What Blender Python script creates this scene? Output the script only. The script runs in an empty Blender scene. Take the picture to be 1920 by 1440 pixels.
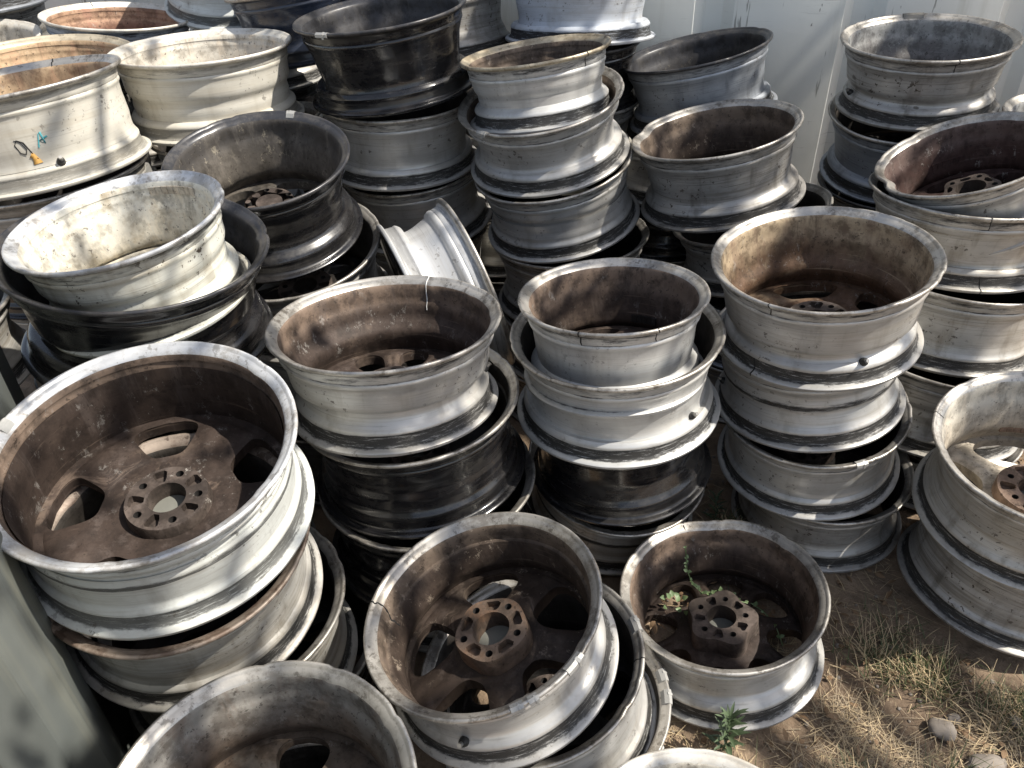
import bpy, math, random
from math import pi, cos, sin, sqrt, atan2, exp
from mathutils import Vector, Matrix, noise
from mathutils.geometry import tessellate_polygon
rnd = random.Random(7)
scene = bpy.context.scene
COL = scene.collection
CAM_F=1520.847
CAM_H=1.7108
CAM_M=[[0.999502, -0.01854, -0.025518], [-0.031542, -0.587495, -0.808613], [0.0, 0.809016, -0.587787]]

# ------------------------------------------------------------ camera, sky, sun, exposure
cam = bpy.data.cameras.new('camera'); camo = bpy.data.objects.new('camera', cam); COL.objects.link(camo)
cam.sensor_width = 36.0; cam.lens = CAM_F / 1920 * 36.0; cam.clip_start = .02; cam.clip_end = 2000
r0, r1, r2 = [Vector(r) for r in CAM_M]
mw = Matrix.Identity(4)
for i in range(3):
    mw[i][0] = r0[i]; mw[i][1] = -r1[i]; mw[i][2] = -r2[i]
mw[2][3] = CAM_H
camo.matrix_world = mw
scene.camera = camo
SUN_EL, SUN_AZ = math.radians(53), math.radians(-9)      # azimuth measured from +x towards +y
SDIR = Vector((cos(SUN_EL)*cos(SUN_AZ), cos(SUN_EL)*sin(SUN_AZ), sin(SUN_EL)))
w = bpy.data.worlds.new('World'); scene.world = w; w.use_nodes = True
wn = w.node_tree.nodes; bg = wn['Background']
sky = wn.new('ShaderNodeTexSky'); sky.sky_type = 'NISHITA'; sky.sun_disc = False
sky.sun_elevation = SUN_EL; sky.sun_rotation = pi/2 - SUN_AZ
sky.air_density = 1.0; sky.dust_density = 1.6; sky.ozone_density = 1.0
hs = wn.new('ShaderNodeHueSaturation'); hs.inputs['Saturation'].default_value = .62      # white balance of a phone picture taken in half shade
w.node_tree.links.new(sky.outputs[0], hs.inputs['Color']); w.node_tree.links.new(hs.outputs[0], bg.inputs[0]); bg.inputs[1].default_value = .125
sl = bpy.data.lights.new('sun', 'SUN'); sl.energy = 5.0; sl.angle = math.radians(.53); sl.color = (1, .94, .84)
so = bpy.data.objects.new('sun', sl); COL.objects.link(so)
so.rotation_euler = (-SDIR).to_track_quat('-Z', 'Y').to_euler(); so.location = SDIR*12
scene.view_settings.view_transform = 'Standard'; scene.view_settings.look = 'None'
scene.view_settings.exposure = .55; scene.view_settings.gamma = 1.0
scene.render.resolution_x = 1024; scene.render.resolution_y = 768
scene.cycles.max_bounces = 7; scene.cycles.glossy_bounces = 4; scene.cycles.diffuse_bounces = 4
scene.cycles.caustics_reflective = False; scene.cycles.caustics_refractive = False
scene.cycles.sample_clamp_indirect = 6.0

# ------------------------------------------------------------ node helper
class NG:
    def __init__(s, name):
        s.m = bpy.data.materials.new(name); s.m.use_nodes = True
        s.t = s.m.node_tree; s.t.nodes.clear()
        s.out = s.n('ShaderNodeOutputMaterial'); s.b = s.n('ShaderNodeBsdfPrincipled')
        s.t.links.new(s.b.outputs[0], s.out.inputs[0])
    def n(s, typ, **k):
        x = s.t.nodes.new(typ)
        for a, v in k.items(): setattr(x, a, v)
        return x
    def put(s, sock, v):
        if isinstance(v, bpy.types.NodeSocket): s.t.links.new(v, sock)
        elif isinstance(v, (tuple, list)) and len(v) == 3 and sock.type == 'RGBA': sock.default_value = (*v, 1)
        else: sock.default_value = v
    def math(s, op, a, b=0.0, c=0.0, clamp=False):
        x = s.n('ShaderNodeMath', operation=op, use_clamp=clamp)
        s.put(x.inputs[0], a); s.put(x.inputs[1], b); s.put(x.inputs[2], c); return x.outputs[0]
    def mix(s, f, a, b, blend='MIX'):
        x = s.n('ShaderNodeMix', data_type='RGBA', blend_type=blend)
        s.put(x.inputs[0], f); s.put(x.inputs[6], a); s.put(x.inputs[7], b); return x.outputs[2]
    def ramp(s, f, lo, hi):
        x = s.n('ShaderNodeMapRange', clamp=True); x.interpolation_type = 'SMOOTHSTEP'
        s.put(x.inputs[0], f); x.inputs[1].default_value = lo; x.inputs[2].default_value = hi; return x.outputs[0]
    def coords(s, scale=(1, 1, 1), kind='Object'):
        tc = s.n('ShaderNodeTexCoord'); mp = s.n('ShaderNodeMapping'); mp.inputs[3].default_value = scale
        s.t.links.new(tc.outputs[kind], mp.inputs[0]); return mp.outputs[0]
    def rand(s):
        oi = s.n('ShaderNodeObjectInfo'); return oi.outputs['Random']
    def noise(s, scale, detail=3, rough=.55, vec=(1, 1, 1), w=None, dist=0.0, kind='Object'):
        x = s.n('ShaderNodeTexNoise', noise_dimensions='4D')
        s.put(x.inputs['Vector'], s.coords(vec, kind)); x.inputs['Scale'].default_value = scale
        x.inputs['Detail'].default_value = detail; x.inputs['Roughness'].default_value = rough
        x.inputs['Distortion'].default_value = dist
        ww = s.math('MULTIPLY', s.rand(), 60.0) if w is None else w
        s.put(x.inputs['W'], ww); return x.outputs[0]
    def attr(s, name):
        a = s.n('ShaderNodeAttribute', attribute_name=name); return a.outputs['Fac']
    def bump(s, h, strength=.2, dist=.002):
        b = s.n('ShaderNodeBump'); s.put(b.inputs['Height'], h); b.inputs['Strength'].default_value = strength
        b.inputs['Distance'].default_value = dist; s.t.links.new(b.outputs[0], s.b.inputs['Normal'])
    def set(s, **k):
        for a, v in k.items(): s.put(s.b.inputs[a.replace('_', ' ')], v)
        return s.m

def barrel_mat(name, base, metal, rough, grime=1.0, tint=(.30, .26, .20), streak=.5, speck=.5, coat=0.0, scuff=None):
    """outside of a rim: metal or paint with rubber residue on the bead seats, hoop scratches, runs and specks"""
    g = NG(name)
    big = g.noise(5, 3, .6)
    c = g.mix(g.ramp(big, .35, .7), tuple(x*.80 for x in base), base)
    hoop = g.noise(3.0, 6, .72, (1, 1, 22), dist=.15)
    hoop2 = g.noise(6.0, 4, .7, (1, 1, 60), w=3.3)
    c = g.mix(g.math('MULTIPLY', g.ramp(hoop, .47, .64), .85*streak, clamp=True), c, tint)
    c = g.mix(g.math('MULTIPLY', g.ramp(hoop2, .56, .64), .85*streak, clamp=True), c, tuple(x*.25 for x in tint))
    runs = g.noise(9, 4, .6, (3.2, 3.2, .35), w=7.7)
    c = g.mix(g.math('MULTIPLY', g.ramp(runs, .52, .68), .7*streak, clamp=True), c, tuple(x*.55 for x in tint))
    cl = g.noise(4.0, 6, .75, (1, 1, 1.6), w=21.0)
    c = g.mix(g.math('MULTIPLY', g.ramp(cl, .47, .62), .55*streak, clamp=True), c, tuple(x*.8 for x in tint))
    if scuff:
        sc = g.noise(16, 6, .8, (1, 1, 4), w=1.7)
        c = g.mix(g.math('MULTIPLY', g.ramp(sc, .60, .70), .5), c, scuff)
    if coat:
        du = g.noise(6, 6, .8, (1, 1, 1.3), w=31.0)
        c = g.mix(g.math('MULTIPLY', g.ramp(du, .50, .66), .09), c, (.20, .185, .16))
        rough = g.math('ADD', g.math('MULTIPLY', g.ramp(du, .46, .66), .22), rough)
    bead = g.attr('bead')
    bn = g.noise(14, 6, .75, (1, 1, 7))
    bf = g.math('MULTIPLY', g.ramp(g.math('ADD', g.math('MULTIPLY', bead, .62), bn), .70, .92), min(.97, 1.1*grime), clamp=True)
    bf = g.math('MULTIPLY', bf, g.ramp(bead, .03, .4))
    c = g.mix(bf, c, (.014, .013, .012))
    bs = g.ramp(g.noise(24, 7, .85, (1, 1, 14), w=4.1), .53, .60)
    c = g.mix(g.math('MULTIPLY', g.math('MULTIPLY', bs, g.ramp(bead, .1, .5)), .62), c, tuple(min(1, x*.75) for x in base))
    sp = g.noise(75, 3, .7, w=g.math('MULTIPLY', g.rand(), 31))
    spm = g.noise(6, 2, .5, w=2.0)
    spf = g.math('MULTIPLY', g.ramp(sp, .60, .635), g.math('MULTIPLY', g.ramp(spm, .44, .60), speck*1.6), clamp=True)
    sp2 = g.noise(28, 2, .5, w=g.math('MULTIPLY', g.rand(), 17))
    spf = g.math('MAXIMUM', spf, g.math('MULTIPLY', g.ramp(sp2, .735, .75), speck, clamp=True))
    c = g.mix(spf, c, (.055, .040, .028))
    rr = g.math('ADD', g.math('MULTIPLY', g.ramp(hoop, .3, .8), .20), rough)
    rr = g.math('ADD', rr, g.math('MULTIPLY', bf, .22))
    mt = g.math('MULTIPLY', g.math('SUBTRACT', 1.0, g.math('MAXIMUM', bf, g.math('MULTIPLY', spf, .9))), metal)
    h = g.math('ADD', g.math('MULTIPLY', g.noise(2.0, 2, .5, (1, 1, 40), w=9.1), .6), g.math('MULTIPLY', g.noise(60, 3, .6), .25))
    g.bump(h, .16, .002)
    return g.set(Base_Color=c, Roughness=rr, Metallic=mt, Coat_Weight=coat, Coat_Roughness=.12)

def inner_mat(name, light, dark, rough=.55, metal=.15, lo=.25, hi=.85, fleck=(.42, .40, .37), fl=.35, rust=None):
    """inside of a rim: bare near the lip, brake dust deeper down, flaking"""
    g = NG(name)
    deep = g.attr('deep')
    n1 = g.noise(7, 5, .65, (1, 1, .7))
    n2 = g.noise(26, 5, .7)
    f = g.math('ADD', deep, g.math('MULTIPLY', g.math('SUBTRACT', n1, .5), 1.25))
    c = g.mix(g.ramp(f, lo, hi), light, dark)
    c = g.mix(g.math('MULTIPLY', g.ramp(n2, .44, .62), .6), c, tuple(x*.45 for x in dark))
    c = g.mix(g.math('MULTIPLY', g.ramp(g.noise(11, 6, .75, (1, 1, .45), w=5.0), .50, .66), .5), c, tuple(min(1, x*1.7+.02) for x in dark))
    fk = g.math('MULTIPLY', g.ramp(g.noise(34, 6, .82, (1, 1, .6), w=8.0), .57, .62), g.ramp(g.noise(5, 2, .5, w=6.0), .46, .58))
    c = g.mix(g.math('MULTIPLY', fk, fl, clamp=True), c, fleck)
    so_ = g.noise(4.2, 6, .72, (1, 1, .8), w=27.0)
    c = g.mix(g.math('MULTIPLY', g.ramp(so_, .50, .60), .62), c, tuple(x*.22 for x in dark))
    c = g.mix(g.math('MULTIPLY', g.ramp(g.noise(5.5, 5, .7, w=29.0), .54, .64), .40), c, tuple(x*.75+.01 for x in light))
    st = g.noise(20, 5, .75, (1, 1, .10), w=17.0)
    c = g.mix(g.math('MULTIPLY', g.ramp(st, .54, .64), .42), c, tuple(min(1, x*1.5+.03) for x in dark))
    st2 = g.noise(15, 5, .75, (1, 1, .14), w=18.0)
    c = g.mix(g.math('MULTIPLY', g.ramp(st2, .56, .66), .5), c, tuple(x*.35 for x in dark))
    hp = g.noise(3, 6, .75, (1, 1, 30), w=23.0)
    c = g.mix(g.math('MULTIPLY', g.ramp(hp, .57, .66), .35), c, tuple(min(1, x*1.3+.02) for x in light))
    if rust:
        c = g.mix(g.math('MULTIPLY', g.ramp(g.noise(13, 5, .7, w=12.0), .5, .66), .6), c, rust)
    sp = g.ramp(g.noise(85, 3, .7, w=14.0), .61, .64)
    c = g.mix(g.math('MULTIPLY', sp, .6), c, (.02, .015, .012))
    g.bump(g.math('ADD', g.math('MULTIPLY', n2, .6), g.noise(120, 3, .6)), .35, .0015)
    return g.set(Base_Color=c, Roughness=g.math('ADD', g.math('MULTIPLY', n1, .25), rough-.02), Metallic=metal, Specular_IOR_Level=.30)

def lip_mat(name, base, metal=.65, rough=.38, dirt=(.10, .075, .05), amt=.5):
    g = NG(name)
    n1 = g.noise(9, 5, .7); n2 = g.noise(40, 4, .7)
    c = g.mix(g.ramp(n1, .35, .65), tuple(x*.75 for x in base), base)
    c = g.mix(g.math('MULTIPLY', g.ramp(g.noise(13, 6, .78, w=4.0), .46, .60), amt), c, dirt)
    c = g.mix(g.math('MULTIPLY', g.ramp(n2, .56, .63), 1.0*amt), c, tuple(x*.5 for x in dirt))
    g.bump(g.math('ADD', n2, g.noise(90, 2, .5)), .14, .0012)
    return g.set(Base_Color=c, Roughness=g.math('ADD', g.math('MULTIPLY', n1, .25), rough-.1), Metallic=metal)

OUT = {
 'silver': barrel_mat('silver_paint', (.61, .60, .575), .42, .35, streak=.38),
 'bright': barrel_mat('bright_silver', (.71, .71, .69), .42, .36, streak=.25, speck=.25),
 'warm':   barrel_mat('warm_silver', (.59, .57, .525), .36, .38, streak=.6, tint=(.27, .22, .15)),
 'dull':   barrel_mat('dull_silver', (.48, .465, .44), .42, .40, streak=.75, tint=(.20, .18, .15), speck=.7),
 'whitish': barrel_mat('white_primer', (.70, .72, .69), .05, .42, streak=.35, grime=.75, speck=.4),
 'bluewhite': barrel_mat('blue_white', (.60, .64, .70), .1, .44, streak=.3, speck=.4),
 'white':  barrel_mat('old_white_paint', (.76, .76, .68), .05, .42, streak=.5, tint=(.42, .35, .24), speck=.6, grime=.8),
 'cream':  barrel_mat('cream_silver', (.70, .67, .59), .12, .42, streak=.30, tint=(.40, .33, .22), speck=.4, grime=.55),
 'blue':   barrel_mat('blue_grey', (.42, .45, .49), .42, .38, streak=.5, tint=(.14, .14, .15)),
 'chrome': barrel_mat('polished_alloy', (.76, .76, .75), .40, .36, streak=.25, speck=.3, grime=.5),
 'black':  barrel_mat('gloss_black', (.009, .009, .011), .0, .15, streak=.35, tint=(.05, .045, .04), grime=.2, speck=.2, coat=.5, scuff=(.16, .155, .15)),
 'navy':   barrel_mat('dark_navy', (.030, .040, .065), .2, .22, streak=.3, tint=(.06, .06, .07), grime=.4, coat=.5, scuff=(.16, .17, .19)),
}
INN = {
 'brown':  inner_mat('brake_dust_brown', (.22, .16, .12), (.052, .037, .030), lo=.05, hi=.72),
 'tan':    inner_mat('brake_dust_tan', (.48, .375, .25), (.105, .062, .038), lo=.05, hi=.90),
 'tanin':  inner_mat('rust_tan', (.52, .38, .24), (.34, .20, .12), fl=.5, fleck=(.62, .56, .48)),
 'rustin': inner_mat('rust_red', (.42, .27, .18), (.22, .11, .075), fl=.5, fleck=(.5, .42, .36)),
 'greybrown': inner_mat('grey_brown_dust', (.28, .265, .24), (.11, .08, .06), lo=.3, hi=1.1),
 'dark':   inner_mat('shade_darkened_dust', (.060, .052, .045), (.022, .019, .017), lo=.0, hi=.5, fleck=(.16, .15, .14)),  # dust tone darkened further so gaps and spoke openings look shaded
 'sooty':  inner_mat('sooty_brown', (.19, .145, .11), (.052, .037, .029), lo=.05, hi=.6, fl=.6, fleck=(.40, .33, .26)),
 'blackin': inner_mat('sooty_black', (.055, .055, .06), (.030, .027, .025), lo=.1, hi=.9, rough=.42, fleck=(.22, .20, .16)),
 'dusty':  inner_mat('dusty_black', (.07, .065, .062), (.12, .105, .088), lo=.1, hi=.9, rough=.5, fleck=(.34, .30, .23), fl=.8),
 'white':  inner_mat('dirty_white', (.76, .74, .66), (.58, .52, .41), lo=.3, hi=1.4, fl=.2, fleck=(.30, .21, .12), rust=(.40, .32, .21)),
 'cream':  inner_mat('cream_dust', (.62, .58, .50), (.46, .40, .32), lo=.2, hi=1.2, fl=.3, fleck=(.7, .66, .6)),
 'creamin': inner_mat('cream_inside', (.66, .62, .54), (.50, .42, .32), lo=.2, hi=1.1, fl=.4, fleck=(.40, .30, .2)),
 'spotted': inner_mat('spotted_grey', (.33, .33, .32), (.13, .12, .115), lo=.15, hi=.95, fl=.8, fleck=(.40, .40, .39)),
 'maroon': inner_mat('maroon_dust', (.16, .115, .10), (.070, .040, .034), lo=.1, hi=.7, fl=.7, fleck=(.42, .38, .34)),
}
LIP = {
 'lip':    lip_mat('worn_lip', (.60, .57, .52)),
 'lipblue': lip_mat('worn_lip_white', (.70, .71, .72), .3, .36, (.24, .20, .15), .5),
 'lipwhite': lip_mat('pale_lip', (.78, .75, .68), .25, .36, (.42, .32, .2), .35),
 'liptan': lip_mat('tan_lip', (.62, .54, .40), .45, .4, (.16, .11, .06), .5),
 'liprust': lip_mat('rusty_lip', (.33, .27, .22), .3, .5, (.10, .06, .04), .7),
 'lipdark': lip_mat('black_lip', (.045, .046, .052), .2, .28, (.13, .12, .11), .55),
}
def plain(name, col, rough=.6, metal=0.0, ns=30, var=.3, bumpk=.3):
    g = NG(name); n = g.noise(ns, 4, .6)
    c = g.mix(n, tuple(x*(1-var) for x in col), tuple(min(1, x*(1+var)) for x in col))
    g.bump(n, bumpk, .002); return g.set(Base_Color=c, Roughness=rough, Metallic=metal)
M_HUB = {'rust': inner_mat('hub_rust', (.26, .185, .135), (.12, .088, .068), lo=.3, hi=.7, fl=.6, fleck=(.5, .44, .36), rust=(.20, .115, .07)),
         'brown': inner_mat('hub_brown', (.15, .118, .10), (.070, .054, .046), lo=.3, hi=.7, fl=1.0, fleck=(.45, .42, .38)),
         'pale': inner_mat('hub_pale', (.42, .31, .235), (.28, .195, .145), lo=.3, hi=.7, fl=.5, fleck=(.6, .52, .44))}
M_HOLE = plain('dark_recess', (.016, .014, .013), .8)
M_CAP = plain('hub_cap_grey', (.16, .16, .14), .6)
M_RUB = plain('valve_rubber', (.02, .02, .02), .5)
M_STEM = plain('valve_metal', (.35, .34, .32), .35, .8)
M_WT = plain('weight_lead', (.40, .395, .375), .45, .3, 60, .25)
M_WTD = plain('weight_dirty', (.20, .19, .17), .5, .3, 60, .4)
M_CUT = plain('cut_black', (.008, .008, .008), .8)
M_SCR = plain('scratch_white', (.75, .74, .72), .5)
M_TEAL = plain('teal_marker', (.10, .42, .46), .6)
M_ORG = plain('orange_smear', (.50, .28, .07), .7)

# ------------------------------------------------------------ mesh helpers
def new_mesh(name, verts, faces, mats, fm=None, attrs=None, smooth=True, sharp=None):
    me = bpy.data.meshes.new(name); me.from_pydata(verts, [], faces)
    for m in mats: me.materials.append(m)
    if fm: me.polygons.foreach_set('material_index', fm)
    if smooth: me.polygons.foreach_set('use_smooth', [True]*len(me.polygons))
    for k, v in (attrs or {}).items():
        a = me.attributes.new(k, 'FLOAT', 'POINT'); a.data.foreach_set('value', v)
    if sharp: me.set_sharp_from_angle(angle=math.radians(sharp))
    me.update(); return me
def link(name, me, parent=None):
    o = bpy.data.objects.new(name, me); COL.objects.link(o)
    if parent: o.parent = parent
    return o
def tag(o, label=None, cat=None, group=None, kind=None):
    if label: o['label'] = label
    if cat: o['category'] = cat
    if group: o['group'] = group
    if kind: o['kind'] = kind
    return o
def sstep(t): t = max(0., min(1., t)); return t*t*(3-2*t)

def outer_profile(R, H, rr, zw, wd, step):
    """closed section of the barrel from the lip peak down the outside, round the bottom flange and up the inside.
    returns list (r, z, slot, bead, deep)"""
    Rb = R*rr
    def q(d, z, slot=0, bead=0., deep=0., bot=False): return ((Rb if bot else R)-d, z, slot, bead, deep)
    P = [q(.0035, H, 2), q(.001, H-.0015, 2), q(0, H-.0048, 2), q(.0015, H-.0085, 2), q(.0045, H-.0112, 2, .05),
         q(.0100, H-.0125, 0, .3), q(.0150, H-.0160, 0, .50), q(.0168, H-.0210, 0, .50), q(.0182, H-.030, 0, .36), q(.0190, H-.0350, 0, .30),
         q(.0208, H-.0380, 0, .55), q(.0190, H-.0415, 0, .1), q(.0187, H-.0455, 0, .0), q(.0215, H-.0500, 0, .15)]
    top = H-.0545
    if step == 1:
        zs = zw+(top-zw)*.52
        P += [q(.023, top, 0), q(.0245, zs+.012, 0), q(.0275, zs+.004, 0), q(.0335, zs-.006), q(.0355, zs-.014), q(wd*.93, zw+.022)]
    elif step == 2:
        P += [q(.0290, top-.004), q(.0300, top-.016, 0, .1), q(.0245, top-.024, 0, .2), q(.0235, top-.034, 0, .75), q(.0245, top-.040, 0, .65), q(.0275, top-.050, 0, .2), q(wd, zw, 0)]
    else:
        P += [q(.0235, top, 0), q(.0235+(wd-.0235)*.40, (top+zw+.03)/2+.01), q(wd*.90, zw+.026), q(wd*.97, zw+.012)]
    fl = wd
    P += [q(fl, zw, 0, 0, 0, True), q(fl, zw-.010, 0, 0, 0, True), q(fl-.003, zw-.018, 0, 0, 0, True)] if zw > .066 else [q(fl, zw, 0, 0, 0, True)]
    P += [q(.0275, .0535, 0, 0, 0, True), q(.0215, .0475, 0, 0, 0, True), q(.0190, .0430, 0, .05, 0, True), q(.0192, .0395, 0, .4, 0, True), q(.0205, .0370, 0, .9, 0, True),
          q(.0195, .0300, 0, .8, 0, True), q(.0180, .0185, 0, 1., 0, True), q(.0160, .0140, 0, .8, 0, True), q(.0100, .0120, 0, .4, 0, True),
          q(.0035, .0110, 0, .15, 0, True), q(.0003, .0080, 0, 0, 0, True), q(.0008, .0025, 0, 0, 0, True), q(.0040, 0, 0, .2, 0, True),
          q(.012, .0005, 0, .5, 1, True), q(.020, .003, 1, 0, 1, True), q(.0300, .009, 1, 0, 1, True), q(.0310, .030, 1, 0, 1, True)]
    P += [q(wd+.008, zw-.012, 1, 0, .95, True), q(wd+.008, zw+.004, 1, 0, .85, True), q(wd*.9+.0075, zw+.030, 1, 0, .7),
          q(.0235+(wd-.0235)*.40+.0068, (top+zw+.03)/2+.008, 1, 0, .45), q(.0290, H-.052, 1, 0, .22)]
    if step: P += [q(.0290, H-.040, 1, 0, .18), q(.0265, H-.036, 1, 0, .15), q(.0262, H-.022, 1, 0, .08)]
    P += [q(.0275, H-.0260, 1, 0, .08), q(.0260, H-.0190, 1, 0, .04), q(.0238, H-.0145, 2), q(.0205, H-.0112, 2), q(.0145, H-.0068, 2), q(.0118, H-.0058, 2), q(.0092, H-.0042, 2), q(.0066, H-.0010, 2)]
    # subdivide long runs
    out = []
    for i, a in enumerate(P):
        b = P[(i+1) % len(P)]
        out.append(a)
        L = math.hypot(a[0]-b[0], a[1]-b[1]); k = int(L/.011)
        for j in range(1, k+1):
            t = j/(k+1)
            out.append((a[0]+(b[0]-a[0])*t, a[1]+(b[1]-a[1])*t, a[2], a[3]+(b[3]-a[3])*t, a[4]+(b[4]-a[4])*t))
    return out
SEG = 144
def make_barrel(R, H, rr, fin, inn, lip, zw, wd, step, dents):
    prof = outer_profile(R, H, rr, zw, wd, step); n = len(prof)
    V, F, FM, bead, deep = [], [], [], [], []
    ph = rnd.random()*100
    dents = list(dents)+[(rnd.uniform(0, 6.28), rnd.uniform(.02, .07), rnd.uniform(.001, .0035)) for _ in range(rnd.randint(3, 6))]
    for s in range(SEG):
        th = 2*pi*s/SEG; c, si = cos(th), sin(th)
        wob = .0011*noise.noise(Vector((c*1.6, si*1.6, ph))) + .0005*noise.noise(Vector((c*6, si*6, ph+5))) + .00025*noise.noise(Vector((c*24, si*24, ph+7)))
        for (r, z, sl_, b_, d_) in prof:
            rr_, zz = r+wob, z
            for (dt, dw, dd) in dents:
                da = (th-dt+pi) % (2*pi)-pi
                g = exp(-(da/dw)**2)*sstep((z-H+.10)/.10)
                rr_ -= dd*g; zz -= dd*.35*g
            zz += .0012*noise.noise(Vector((c*1.3, si*1.3, ph+9)))*sstep((z-H+.05)/.05)
            V.append((rr_*c, rr_*si, zz)); bead.append(b_); deep.append(d_)
    for s in range(SEG):
        t = (s+1) % SEG
        for i in range(n):
            j = (i+1) % n
            F.append((s*n+i, s*n+j, t*n+j, t*n+i))
            FM.append(prof[i][2])
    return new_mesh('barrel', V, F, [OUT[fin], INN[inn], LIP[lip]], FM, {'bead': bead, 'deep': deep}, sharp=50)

def make_face(R, rr, zw, wd, inn, N, r1, r2, gm, p, hubh, hubr, spin):
    """the spoked disc at the bottom of the rim"""
    Ro = R*rr-.030; zo = .030
    if zw-.02 < .045: Ro = R*rr-wd-.004; zo=.034
    r1m, r2m = r1*R*rr, min(r2*R*rr, Ro-.012)
    rin = hubr-.004
    cols = 12; sec = 2*pi/N
    radii = []
    if r1m > rin+.004:
        k = 4
        radii += [(rin+(r1m-rin)*i/k, None) for i in range(k)]
    else: r1m = rin+.006; radii += [(rin, None)]
    K = 16
    for i in range(K+1):
        t = -cos(pi*i/K); radii.append((r1m+(r2m-r1m)*(t+1)/2, t))
    radii += [(r2m+(Ro-r2m)*.5, None), (Ro, None)]
    V, F, deep = [], [], []
    zt = lambda r: zo + (hubh*.62-.006-zo)*sstep((Ro-.02-r)/(Ro-.02-rin))
    index = {}
    for s in range(N):
        for ri, (r, t) in enumerate(radii):
            g = 0 if t is None or abs(t) >= .9999 else gm*(1-abs(t)**p)**(1/p)
            # narrower towards the hub so the opening is a rounded wedge
            if t is not None: g *= (.86+.14*t)
            wv = sec/2*(1-g)
            for ci in range(cols+1):
                u = -1+2*ci/cols
                a = spin+sec/2+s*sec+u*wv
                crown = (.008*(1-u*u) - .004*exp(-(u/.28)**2))*(1 if t is not None else .3)*(1-abs(t or 0)**4 if t is not None else 1)
                z = zt(r)+crown
                for side in (0, 1):
                    zz = z if side == 0 else max(.006, z-.030)
                    index[(s, ri, ci, side)] = len(V)
                    V.append((r*cos(a), r*sin(a), zz)); deep.append(1.0)  # darkest tone all over, so discs below spoke openings look shaded
    nr = len(radii)
    def open_edge(ri):
        t = radii[ri][1]; return t is not None
    for s in range(N):
        for ri in range(nr-1):
            for ci in range(cols):
                q = [index[(s, ri, ci, 0)], index[(s, ri+1, ci, 0)], index[(s, ri+1, ci+1, 0)], index[(s, ri, ci+1, 0)]]
                F.append(tuple(q))
                q = [index[(s, ri, ci, 1)], index[(s, ri, ci+1, 1)], index[(s, ri+1, ci+1, 1)], index[(s, ri+1, ci, 1)]]
                F.append(tuple(q))
            if open_edge(ri) and open_edge(ri+1):
                for ci in (0, cols):
                    a, b = index[(s, ri, ci, 0)], index[(s, ri+1, ci, 0)]
                    c, d = index[(s, ri+1, ci, 1)], index[(s, ri, ci, 1)]
                    F.append((a, d, c, b) if ci == 0 else (a, b, c, d))
    me = new_mesh('wheel_face', V, F, [INN[inn]], None, {'deep': deep}, sharp=38)
    import bmesh
    bm = bmesh.new(); bm.from_mesh(me); bmesh.ops.remove_doubles(bm, verts=bm.verts, dist=1e-5)
    bm.to_mesh(me); bm.free(); return me

def make_hub(zb, hubh, hubr, clover, mat, spin, nb=5, rb=.033, pk=.24):
    """mounting pad: flat face with centre bore, bolt holes and casting pockets, on a cylinder"""
    ow = []
    n = 100
    for i in range(n):
        a = 2*pi*i/n; rr = hubr*(1+clover*cos(nb*(a-spin)))
        ow.append((rr*cos(a), rr*sin(a)))
    holes = [([(rb*cos(2*pi*i/40), rb*sin(2*pi*i/40)) for i in range(40)], min(hubh-.012, .045), 0)]
    for k in range(nb):
        a = spin+2*pi*k/nb; cx, cy = .0555*cos(a), .0555*sin(a)
        holes.append(([(cx+.0073*cos(2*pi*i/16), cy+.0073*sin(2*pi*i/16)) for i in range(16)], .018, 1))
        a2 = a+pi/nb; pw = pk; ho = hubr*(1-clover)
        poly = [(r*cos(a2+d), r*sin(a2+d)) for (r, d) in ((rb+.005, -pw*.7), (rb+.005, pw*.7), (.048, pw*1.05), (ho*.87, pw*1.1), (ho*.93, pw*.7), (ho*.93, -pw*.7), (ho*.87, -pw*1.1), (.048, -pw*1.05))]
        holes.append((poly, .016, 1))
    loops = [ow]+[h[0] for h in holes]
    flat = [pt for l in loops for pt in l]
    tris = tessellate_polygon([[Vector((x, y, 0)) for x, y in l] for l in loops])
    V = [(x, y, hubh) for x, y in flat]; F = []; FM = []
    for t in tris:
        a, b, c = [Vector(V[i]) for i in t]
        F.append(tuple(t) if (b-a).cross(c-a).z > 0 else tuple(reversed(t))); FM.append(0)
    # outer wall
    base = len(V); no = len(ow)
    for (x, y) in ow: V.append((x*1.02, y*1.02, hubh-.003))
    for (x, y) in ow: V.append((x*1.06, y*1.06, zb))
    for i in range(no):
        j = (i+1) % no
        F.append((i, base+i, base+j, j)); FM.append(0)
        F.append((base+i, base+no+i, base+no+j, base+j)); FM.append(0)
    off = no
    for (poly, dep, mi) in holes:
        m = len(poly); b0 = len(V)
        for (x, y) in poly: V.append((x, y, hubh-dep))
        for i in range(m):
            j = (i+1) % m
            F.append((off+i, off+j, b0+j, b0+i)); FM.append(mi if mi and len(poly) == 16 else 0)
        F.append(tuple(range(b0, b0+m))); FM.append(2 if mi == 0 else (1 if len(poly) == 16 else 0))
        off += m
    return new_mesh('hub', V, F, [mat, M_HOLE, M_CAP], FM, {'deep': [.5]*len(V)}, sharp=30)

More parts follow.
